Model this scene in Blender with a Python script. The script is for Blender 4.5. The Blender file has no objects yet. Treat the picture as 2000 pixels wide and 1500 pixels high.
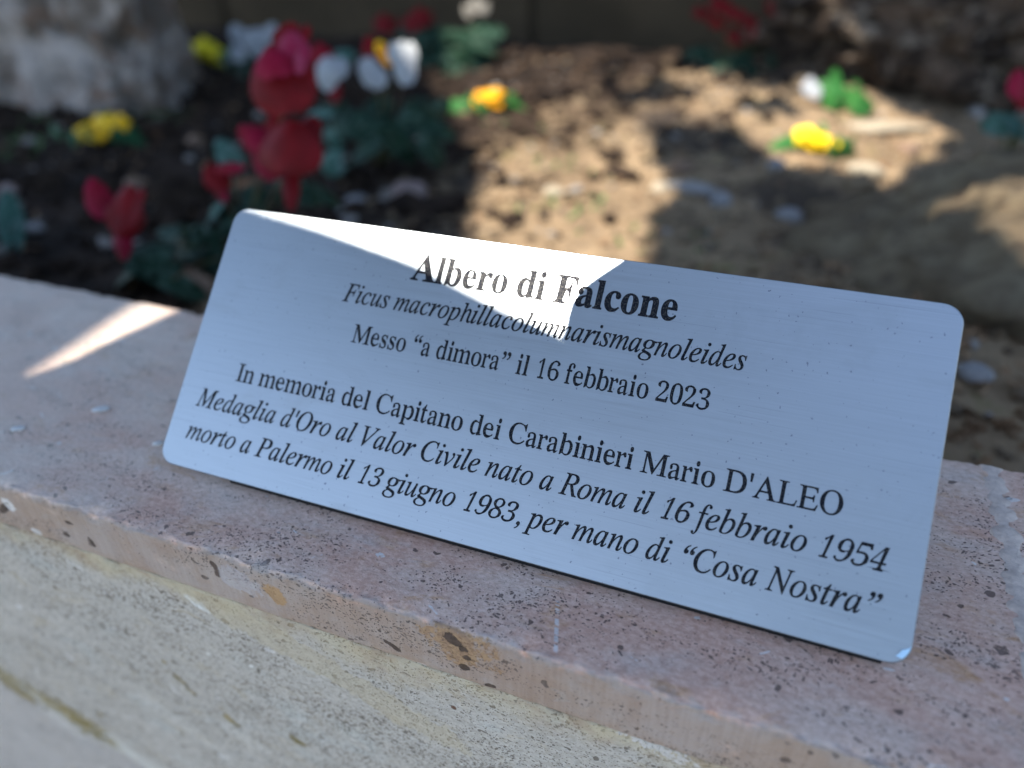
import bpy, math, random
import numpy as np
from mathutils import Vector, Matrix, noise

# ---------------------------------------------------------------- camera, world, sun, exposure
SC = bpy.context.scene
COL = SC.collection
CAM = np.array([0.1985, -0.1434, 0.1756])
PZ = .0038                                           # height of the plaque's lower edge above the coping
YF, YB, TH = -.0277, .1016, .0231                    # front and back arris of the coping, its thickness
RW = np.array([[0.9329324299, 0.1852739046, -0.3087242483],
               [0.3592667880, -0.5355976610, 0.7642398318],
               [-0.0237582876, -0.8238984924, -0.5662391879]])   # columns: camera right, down, forward
cd = bpy.data.cameras.new('camera'); cam = bpy.data.objects.new('camera', cd); COL.objects.link(cam)
r_, d_, f_ = RW[:, 0], RW[:, 1], RW[:, 2]
cam.matrix_world = Matrix(((r_[0], -d_[0], -f_[0], CAM[0]), (r_[1], -d_[1], -f_[1], CAM[1]),
                           (r_[2], -d_[2], -f_[2], CAM[2]), (0, 0, 0, 1)))
cd.sensor_width = 36; cd.lens = 1430 / 2000 * 36
cd.clip_start = 0.01; cd.clip_end = 300
cd.dof.use_dof = True; cd.dof.focus_distance = 0.226; cd.dof.aperture_fstop = 4.5
SC.camera = cam

SUN = np.array([-0.25, -0.47, 0.82]); SUN = SUN / np.linalg.norm(SUN)
elev = math.asin(SUN[2]); azim = math.atan2(SUN[0], SUN[1])
W = bpy.data.worlds.new('World'); SC.world = W; W.use_nodes = True
nt = W.node_tree; bg = nt.nodes['Background']
sky = nt.nodes.new('ShaderNodeTexSky'); sky.sky_type = 'NISHITA'; sky.sun_disc = False
sky.sun_elevation = elev; sky.sun_rotation = azim; sky.altitude = 50; sky.dust_density = 0.4; sky.ozone_density = 1.0
nt.links.new(sky.outputs[0], bg.inputs[0]); bg.inputs[1].default_value = 0.15
sd = bpy.data.lights.new('sun', 'SUN'); sd.energy = 5.0; sd.angle = math.radians(0.4); sd.color = (1.0, 0.93, 0.82)
so = bpy.data.objects.new('sun', sd); COL.objects.link(so)
so.rotation_euler = Vector(SUN).to_track_quat('Z', 'Y').to_euler(); so.location = (-1, -2, 4)
SC.view_settings.view_transform = 'Standard'; SC.view_settings.look = 'None'
SC.view_settings.exposure = 1.35; SC.view_settings.gamma = 1
SC.view_settings.use_curve_mapping = False
SC.cycles.use_denoising = True
SC.cycles.max_bounces = 6

# ---------------------------------------------------------------- helpers
def ray(px, py):
    r = RW @ np.array([(px - 1000) / 1430, (py - 750) / 1430, 1.0]); return r / np.linalg.norm(r)
def atz(px, py, z):
    r = ray(px, py); return CAM + r * ((z - CAM[2]) / r[2])
def aty(px, py, y):
    r = ray(px, py); return CAM + r * ((y - CAM[1]) / r[1])
def tag(o, label=None, cat=None, group=None, kind=None):
    if label: o['label'] = label
    if cat: o['category'] = cat
    if group: o['group'] = group
    if kind: o['kind'] = kind
    return o
def empty(name, loc=(0, 0, 0), rot=(0, 0, 0)):
    o = bpy.data.objects.new(name, None); COL.objects.link(o); o.location = loc; o.rotation_euler = rot
    o.empty_display_size = 0.02
    return o
def link(name, me, mat=None, parent=None, smooth=True):
    o = bpy.data.objects.new(name, me); COL.objects.link(o)
    if mat is not None and not me.materials: me.materials.append(mat)
    if smooth and len(me.polygons): me.polygons.foreach_set('use_smooth', [True] * len(me.polygons))
    if parent is not None:
        o.parent = parent
        bpy_inv[o.name] = parent
    return o
bpy_inv = {}
def mesh(name, V, F, mat=None, parent=None, smooth=True):
    me = bpy.data.meshes.new(name); me.from_pydata([tuple(map(float, v)) for v in V], [], [tuple(map(int, f)) for f in F]); me.update()
    return link(name, me, mat, parent, smooth)
def grid_faces(n, m, wrap=False):
    F = []
    for i in range(n - 1):
        for j in range(m if wrap else m - 1):
            a, b = i * m + j, i * m + (j + 1) % m
            F.append((a, b, b + m, a + m))
    return F
def nz(x, y, z=0.0, s=1.0, o=3):
    v, a, t = 0.0, 1.0, 0.0
    for k in range(o):
        v += a * noise.noise((x * s, y * s, z * s + 7.3 * k)); t += a; a *= .5; s *= 2.03
    return v / t

# ---------------------------------------------------------------- materials
class M:
    def __init__(s, name, rough=0.8, spec=0.4):
        s.m = bpy.data.materials.new(name); s.m.use_nodes = True; s.t = s.m.node_tree
        s.b = s.t.nodes['Principled BSDF']; s.b.inputs['Roughness'].default_value = rough
        s.b.inputs['Specular IOR Level'].default_value = spec; s.tc = None
    def n(s, typ, **k):
        q = s.t.nodes.new('ShaderNode' + typ)
        for a, v in k.items(): setattr(q, a, v)
        return q
    def l(s, a, b): s.t.links.new(a, b)
    def obj(s, scale=(1, 1, 1), rot=(0, 0, 0), loc=(0, 0, 0)):
        if s.tc is None: s.tc = s.n('TexCoord')
        mp = s.n('Mapping'); s.l(s.tc.outputs['Object'], mp.inputs[0])
        mp.inputs['Scale'].default_value = scale; mp.inputs['Rotation'].default_value = rot; mp.inputs['Location'].default_value = loc
        return mp.outputs[0]
    def noise(s, vec, scale, detail=4, rough=.55, dist=0):
        q = s.n('TexNoise'); s.l(vec, q.inputs['Vector']); q.inputs['Scale'].default_value = scale
        q.inputs['Detail'].default_value = detail; q.inputs['Roughness'].default_value = rough; q.inputs['Distortion'].default_value = dist
        return q.outputs[0]
    def vor(s, vec, scale, out='Distance', feature='F1', rnd=1):
        q = s.n('TexVoronoi'); s.l(vec, q.inputs['Vector']); q.inputs['Scale'].default_value = scale; q.feature = feature
        q.inputs['Randomness'].default_value = rnd
        return q.outputs[out]
    def ramp(s, fac, stops, interp='LINEAR'):
        q = s.n('ValToRGB'); s.l(fac, q.inputs[0]); e = q.color_ramp.elements; q.color_ramp.interpolation = interp
        while len(e) < len(stops): e.new(.5)
        for el, (p, c) in zip(e, stops):
            el.position = p; el.color = (c, c, c, 1) if isinstance(c, (int, float)) else (*c, 1)
        return q.outputs[0]
    def sm(s, v, a, b, t0=0.0, t1=1.0):
        q = s.n('MapRange', interpolation_type='SMOOTHSTEP'); s.l(v, q.inputs[0])
        q.inputs[1].default_value = a; q.inputs[2].default_value = b; q.inputs[3].default_value = t0; q.inputs[4].default_value = t1
        return q.outputs[0]
    def mix(s, fac, a, b, typ='MIX'):
        q = s.n('Mix', data_type='RGBA', blend_type=typ)
        for i, v in ((0, fac), (6, a), (7, b)):
            if isinstance(v, (int, float)): q.inputs[i].default_value = v if i == 0 else (v, v, v, 1)
            elif isinstance(v, tuple): q.inputs[i].default_value = (*v, 1)
            else: s.l(v, q.inputs[i])
        return q.outputs[2]
    def math(s, op, a, b=0.0, c=None):
        q = s.n('Math', operation=op)
        for i, v in enumerate((a, b) if c is None else (a, b, c)):
            if isinstance(v, (int, float)): q.inputs[i].default_value = v
            else: s.l(v, q.inputs[i])
        return q.outputs[0]
    def sep(s, vec):
        q = s.n('SeparateXYZ'); s.l(vec, q.inputs[0]); return q.outputs
    def bump(s, h, dist, strength=1.0, prev=None):
        q = s.n('Bump'); s.l(h, q.inputs['Height']); q.inputs['Distance'].default_value = dist; q.inputs['Strength'].default_value = strength
        if prev is not None: s.l(prev, q.inputs['Normal'])
        s.l(q.outputs[0], s.b.inputs['Normal']); return q.outputs[0]
    def col(s, c):
        if isinstance(c, tuple): s.b.inputs['Base Color'].default_value = (*c, 1)
        else: s.l(c, s.b.inputs['Base Color'])
    def rough(s, r): s.l(r, s.b.inputs['Roughness'])

def stone_mat(name, pale, tan, rust, dark, front=False):
    """Travertine: cloudy ground colour, short pits drawn out along the bedding, pale flecks, rusty stains, wear along the arris."""
    m = M(name, 0.62, 0.35)
    v = m.obj()
    big = m.noise(m.obj((1, 1.6, 1.6)), 16, 5, .6, .6)
    c = m.mix(m.sm(big, .38, .64), pale, tan)
    med = m.noise(m.obj((1, 2.2, 2.2), loc=(3, 1, 2)), 46, 6, .65, .8)
    c = m.mix(m.sm(med, .54, .72), c, rust)
    grey = m.noise(m.obj((1, 2, 2), loc=(9, 4, 1)), 30, 5, .6, .5)
    c = m.mix(m.sm(grey, .52, .74, 0, .6), c, (.58, .47, .41) if not front else (.44, .45, .42))
    fine = m.noise(m.obj((1, 1.6, 1.6)), 420, 4, .7)
    c = m.mix(m.sm(fine, .30, .72), m.mix(.28, c, dark), m.mix(.16, c, (.8, .76, .72)))
    # pits, three sizes, clustered along the bedding (x)
    clus = m.noise(m.obj((1, 2.5, 2.5), loc=(5, 5, 5)), 24, 4, .6)
    gate = m.sm(clus, .40, .62)
    wob = m.n('Mix', data_type='VECTOR'); wob.inputs[0].default_value = 0.004
    nd = m.n('TexNoise'); m.l(v, nd.inputs['Vector']); nd.inputs['Scale'].default_value = 130
    va = m.n('VectorMath', operation='SCALE'); m.l(nd.outputs['Color'], va.inputs[0]); va.inputs[3].default_value = .006
    vb = m.n('VectorMath', operation='ADD'); m.l(v, vb.inputs[0]); m.l(va.outputs[0], vb.inputs[1])
    def pits(sc, power, rad, stretch, rot, off, gt=None):
        mp = m.n('Mapping'); m.l(vb.outputs[0], mp.inputs[0]); mp.inputs['Scale'].default_value = (stretch, 1, 1)
        mp.inputs['Rotation'].default_value = rot; mp.inputs['Location'].default_value = off
        q = m.n('TexVoronoi'); m.l(mp.outputs[0], q.inputs['Vector']); q.inputs['Scale'].default_value = sc
        rr = m.math('MULTIPLY', m.math('POWER', m.sep(q.outputs['Color'])[0], power), rad)
        if gt is not None: rr = m.math('MULTIPLY', rr, gt)
        ed = m.math('MULTIPLY_ADD', m.noise(m.obj((1, 1, 1)), sc * 2.2, 3, .7), .34, -.17)
        return m.sm(m.math('SUBTRACT', m.math('ADD', q.outputs['Distance'], ed), rr), -.05, .05, 1, 0)
    g1 = m.math('MULTIPLY_ADD', gate, .80 if not front else .5, .25 if not front else .72)
    p1 = pits(1700, 2.0, .54, .60, (0, .1, .35), (0, 0, 0), g1)
    p2 = pits(950, 5.5, .56, .65, (0, -.15, -.25), (3, 2, 1), g1)
    p3 = pits(480, 42, .55, .7, (0, .2, .2), (1, 7, 4))
    p = m.math('MAXIMUM', p1, m.math('MAXIMUM', p2, p3))
    c = m.mix(m.math('MULTIPLY', p, .78), c, dark)
    # pale calcite flecks
    fl = m.noise(m.obj((.6, 1, 1), loc=(2, 8, 3)), 150, 3, .5, .8)
    flm = m.sm(fl, .69, .71)
    c = m.mix(m.math('MULTIPLY', flm, .7), c, (.66, .64, .62))
    X, Y, Z = m.sep(v)
    if not front: c = m.mix(m.sm(m.math('MULTIPLY_ADD', big, .16, X), -.04, .15, .50, 0), c, (.58, .53, .46))
    jag = m.noise(m.obj((1, 1, 1), loc=(1, 1, 1)), 120, 4, .7)
    jagc = m.math('MULTIPLY_ADD', jag, .008, -.004)
    if not front:
        # worn pale arris where the top meets the front, saw marks down the front edge
        e = m.math('ABSOLUTE', m.math('ADD', m.math('ADD', Y, m.math('MULTIPLY', Z, -1.0)), -YF - .0006))
        e = m.math('ADD', e, jagc)
        arr = m.math('MULTIPLY', m.sm(e, .0006, .0030, 1, 0), m.sm(m.noise(v, 60, 4, .7), .36, .56))
        c = m.mix(m.math('MULTIPLY', arr, .6), c, (.52, .44, .385))
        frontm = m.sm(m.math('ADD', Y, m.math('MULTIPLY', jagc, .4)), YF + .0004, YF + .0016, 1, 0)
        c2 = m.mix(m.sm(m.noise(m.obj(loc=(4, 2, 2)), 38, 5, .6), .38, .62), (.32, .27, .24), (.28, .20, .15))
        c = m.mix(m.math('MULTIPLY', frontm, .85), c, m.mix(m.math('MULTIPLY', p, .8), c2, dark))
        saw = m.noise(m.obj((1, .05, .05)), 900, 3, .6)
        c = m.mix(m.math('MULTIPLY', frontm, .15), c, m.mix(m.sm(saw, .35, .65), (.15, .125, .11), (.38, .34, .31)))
        # a chalky scratch across the top and a rusty drip
        sx = m.math('ABSOLUTE', m.math('ADD', X, m.math('MULTIPLY_ADD', Y, .29, -.1540)))
        sl = m.math('MULTIPLY', m.math('MULTIPLY', m.sm(sx, .0003, .0009, 1, 0), m.sm(Y, -.0262, -.0240)), m.sm(Y, -.007, -.0085))
        sl = m.math('MULTIPLY', sl, m.sm(m.noise(m.obj((.1, 1, .1)), 800, 2), .42, .55))
        c = m.mix(m.math('MULTIPLY', sl, .75), c, (.62, .58, .56))
    else:
        # ochre stain under the coping joint; a soft eroded vein lower down
        s1 = m.sm(m.math('ADD', Z, m.math('MULTIPLY_ADD', m.noise(m.obj(loc=(2, 2, 7)), 35, 5, .6), .030, -.0165)), -.040, -.0245)
        c = m.mix(m.math('MULTIPLY', s1, .75), c, m.mix(m.sm(m.noise(v, 90, 4, .6), .4, .65), (.47, .39, .25), (.34, .24, .14)))
        ln = m.math('ADD', m.math('MULTIPLY_ADD', X, .38, .2164), Z)
        ln = m.math('ADD', ln, m.math('MULTIPLY_ADD', m.noise(m.obj(loc=(6, 1, 1)), 28, 4, .6), .030, -.015))
        vein = m.sm(m.math('ABSOLUTE', ln), .003, .013, 1, 0)
        c = m.mix(m.math('MULTIPLY', vein, .7), c, (.58, .56, .50))
        hole = m.math('MULTIPLY', m.sm(m.math('ABSOLUTE', ln), .005, .011, 1, 0), m.math('MULTIPLY', m.sm(X, -.070, -.082), m.sm(m.noise(m.obj((.8, 1, 1.6), loc=(8, 1, 1)), 45, 5, .75), .44, .50)))
        c = m.mix(m.math('MULTIPLY', hole, .8), c, m.mix(m.sm(m.noise(v, 300, 3), .4, .6), (.12, .09, .02), (.26, .20, .08)))
        below = m.sm(ln, -.012, -.002, 1, 0)
        c = m.mix(m.math('MULTIPLY', below, .35), c, (.38, .35, .35))
        p = m.math('MAXIMUM', p, hole)
    jn = m.math('MULTIPLY_ADD', m.noise(m.obj(loc=(3.7, 0, 0)), 170, 5, .8), 4.4, -2.2); jb = m.math('MULTIPLY_ADD', m.noise(m.obj(loc=(1.7, 2, 0)), 55, 5, .75), 4.4, -2.2)
    cn = m.sm(m.noise(m.obj(), 380, 3, .7), .42, .58); fm_ = m.sm(Y, YF + .0022, YF + .0012)
    def spot(px_, py_, rx, rz, ang, c1, c2, k=.85, deep=0.0, ns=140, nj=.9):
        nonlocal c, p
        q = aty(px_, py_, YF); ca, sa = math.cos(ang), math.sin(ang)
        dx = m.math('SUBTRACT', X, float(q[0])); dz = m.math('SUBTRACT', Z, float(q[2]))
        u = m.math('DIVIDE', m.math('ADD', m.math('MULTIPLY', dx, ca), m.math('MULTIPLY', dz, sa)), rx)
        w = m.math('DIVIDE', m.math('ADD', m.math('MULTIPLY', dx, -sa), m.math('MULTIPLY', dz, ca)), rz)
        d = m.math('SQRT', m.math('ADD', m.math('MULTIPLY', u, u), m.math('MULTIPLY', w, w)))
        d = m.math('ADD', d, m.math('MULTIPLY', jn if ns > 90 else jb, nj))
        k_ = m.math('MULTIPLY', m.sm(d, .80, 1.0, 1, 0), fm_)
        c = m.mix(m.math('MULTIPLY', k_, k), c, m.mix(cn, c1, c2))
        if deep: p = m.math('MAXIMUM', p, m.math('MULTIPLY', k_, deep))
    if front:
        for a_ in ((110, 1395, .030, .012, -.5), (330, 1400, .022, .006, -.45), (470, 1440, .018, .004, -.4)): spot(*a_, (.58, .56, .51), (.50, .47, .42), .4, 0, 60)
        for a_ in ((25, 1345, .015, .0070, -.5), (100, 1378, .007, .004, -.4), (152, 1410, .017, .0115, -.7), (195, 1397, .003, .0025, 0), (350, 1328, .004, .0010, -.8), (372, 1352, .003, .001, -.8), (450, 1408, .004, .0018, -.5), (320, 1295, .002, .001, -.8), (580, 1450, .004, .002, -.5)): spot(*a_, (.13, .10, .02), (.30, .23, .10), .9, .8, 170, 1.1)
        spot(382, 1180, .0060, .0026, -.5, (.66, .65, .61), (.58, .57, .53), .9, 0, 200, .5)
        spot(885, 1385, .0010, .0010, 0, (.16, .06, .03), (.10, .04, .02), .9, .8, 300, .3)
        spot(404, 1279, .0013, .0009, 0, (.66, .65, .61), (.58, .57, .53), .9, 0, 300, .3); spot(490, 1303, .0012, .0010, 0, (.66, .65, .61), (.58, .57, .53), .9, 0, 300, .3)
        spot(540, 1255, .09, .008, -.35, (.47, .40, .27), (.40, .33, .22), .5, 0, 30, .6)
        spot(1255, 1440, .012, .005, -.35, (.60, .57, .56), (.52, .50, .48), .7, 0, 120, .8)
    else:
        spot(537, 1163, .0040, .0050, .3, (.40, .24, .11), (.34, .20, .09), .85, 0, 130, .5)
        spot(898, 1262, .011, .0075, -.3, (.36, .22, .11), (.26, .15, .08), .8, 0, 110, .9)
        for a_ in ((885, 1252, .0034, .0018, -.4), (905, 1268, .0015, .0014, 0), (912, 1285, .0013, .0012, 0), (908, 1305, .0016, .0013, 0), (765, 1262, .0030, .0010, -.6), (420, 1108, .0012, .0028, .2), (135, 1022, .0022, .0012, 0), (180, 1060, .0012, .0024, .2), (130, 1045, .0020, .0014, .5), (425, 1122, .0010, .0012, 0), (8, 992, .0040, .0016, .7), (955, 1340, .002, .001, 0)): spot(*a_, (.035, .022, .018), (.07, .045, .035), .92, 1.0, 420, .6)
        for a_ in ((72, 1040, .0030, .0022, 0), (130, 1068, .0020, .0016, 0), (15, 985, .003, .003, 0)): spot(*a_, (.64, .62, .60), (.54, .52, .50), .85, 0, 250, .6)
        spot(470, 1140, .009, .006, -.3, (.42, .40, .41), (.36, .33, .34), .6, 0, 80, .7)
    m.col(c)
    h = m.math('SUBTRACT', m.math('MULTIPLY', m.noise(v, 700, 4, .7), .25), p)
    b = m.bump(h, .0011, .9)
    b = m.bump(m.noise(m.obj((1, 1.5, 1.5)), 70, 5, .6), .0016, .5, b)
    m.rough(m.sm(fine, .2, .8, .52, .78))
    return m.m

DARKP = (.065, .042, .036)
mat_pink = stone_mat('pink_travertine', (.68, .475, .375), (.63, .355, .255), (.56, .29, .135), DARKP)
mat_cream = stone_mat('cream_travertine', (.455, .42, .37), (.42, .385, .335), (.42, .36, .27), (.09, .07, .05), True)

def metal_mat():
    m = M('brushed_aluminium', .4, .5); b = m.b; b.inputs['Metallic'].default_value = 1.0
    br = m.noise(m.obj((28, 1900, 1)), 1.0, 3, .7)
    br2 = m.noise(m.obj((22, 3200, 1), loc=(3, 1, 0)), 1.0, 2, .6)
    cl = m.noise(m.obj((1, 1, 1)), 14, 3, .5)
    c = m.mix(m.sm(br, .3, .7), (.385, .42, .445), (.425, .463, .49))
    c = m.mix(m.math('MULTIPLY', m.sm(br2, .56, .72), .25), c, (.45, .48, .53))
    sp = m.noise(m.obj((1, .8, 1), rot=(0, 0, .4)), 820, 2, .5)
    spm = m.sm(sp, .70, .725)
    c = m.mix(m.math('MULTIPLY', spm, .7), c, (.12, .13, .17))
    smg = m.sm(m.noise(m.obj((1, 1.4, 1), loc=(2, 5, 0)), 30, 5, .65, .6), .52, .72)
    c = m.mix(m.math('MULTIPLY', smg, .22), c, (.33, .34, .36))
    for ang, sc_, off in ((.9, 60, 1), (-.5, 45, 4), (1.35, 70, 8)):
        s1_ = m.noise(m.obj((sc_ * .25, sc_ * 42, 1), rot=(0, 0, ang), loc=(off, off, 0)), 1.0, 1, .5)
        c = m.mix(m.math('MULTIPLY', m.sm(s1_, .735, .75), .45), c, (.22, .24, .28))
    m.col(c)
    m.rough(m.math('ADD', m.math('MULTIPLY', smg, .07), m.math('ADD', m.sm(br, .25, .75, .42, .50), m.math('MULTIPLY_ADD', cl, .12, -.06))))
    b.inputs['Anisotropic'].default_value = .45
    tg = m.n('CombineXYZ'); tg.inputs[0].default_value = 1.0
    m.l(tg.outputs[0], b.inputs['Tangent'])
    x = m.bump(m.noise(m.obj((50, 4200, 1)), 1.0, 3, .7), .00001, .5)
    return m.m
mat_metal = metal_mat()
def ink_mat():
    m = M('etched_black', .55, .12); m.b.inputs['Metallic'].default_value = .12
    sp = m.noise(m.obj(), 2400, 2, .6)
    m.col(m.mix(m.sm(sp, .53, .62), (.003, .0045, .010), (.075, .07, .062)))
    m.rough(m.sm(sp, .4, .6, .55, .42))
    m.bump(sp, .00012, .8)
    return m.m
mat_ink = ink_mat()
def simple(name, c, rough=.7, spec=.4, var=None, scale=60, bump=None, trans=0.0):
    m = M(name, rough, spec)
    if var is not None:
        n_ = m.noise(m.obj(), scale, 4, .6)
        m.col(m.mix(m.sm(n_, .35, .65), c, var))
        if bump: m.bump(n_, bump, .8)
    else: m.col(c)
    if trans: m.b.inputs['Subsurface Weight'].default_value = trans; m.b.inputs['Subsurface Scale'].default_value = .004
    return m.m
mat_edge = simple('cut_metal_edge', (.22, .24, .27), .45, .5, (.30, .32, .35), 400)
mat_edge.node_tree.nodes['Principled BSDF'].inputs['Metallic'].default_value = .8
mat_mortar = simple('pale_mortar', (.60, .49, .42), .9, .2, (.48, .39, .34), 300, .001)
mat_film = simple('lifted_film', (.42, .62, .80), .35, .5)


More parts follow.
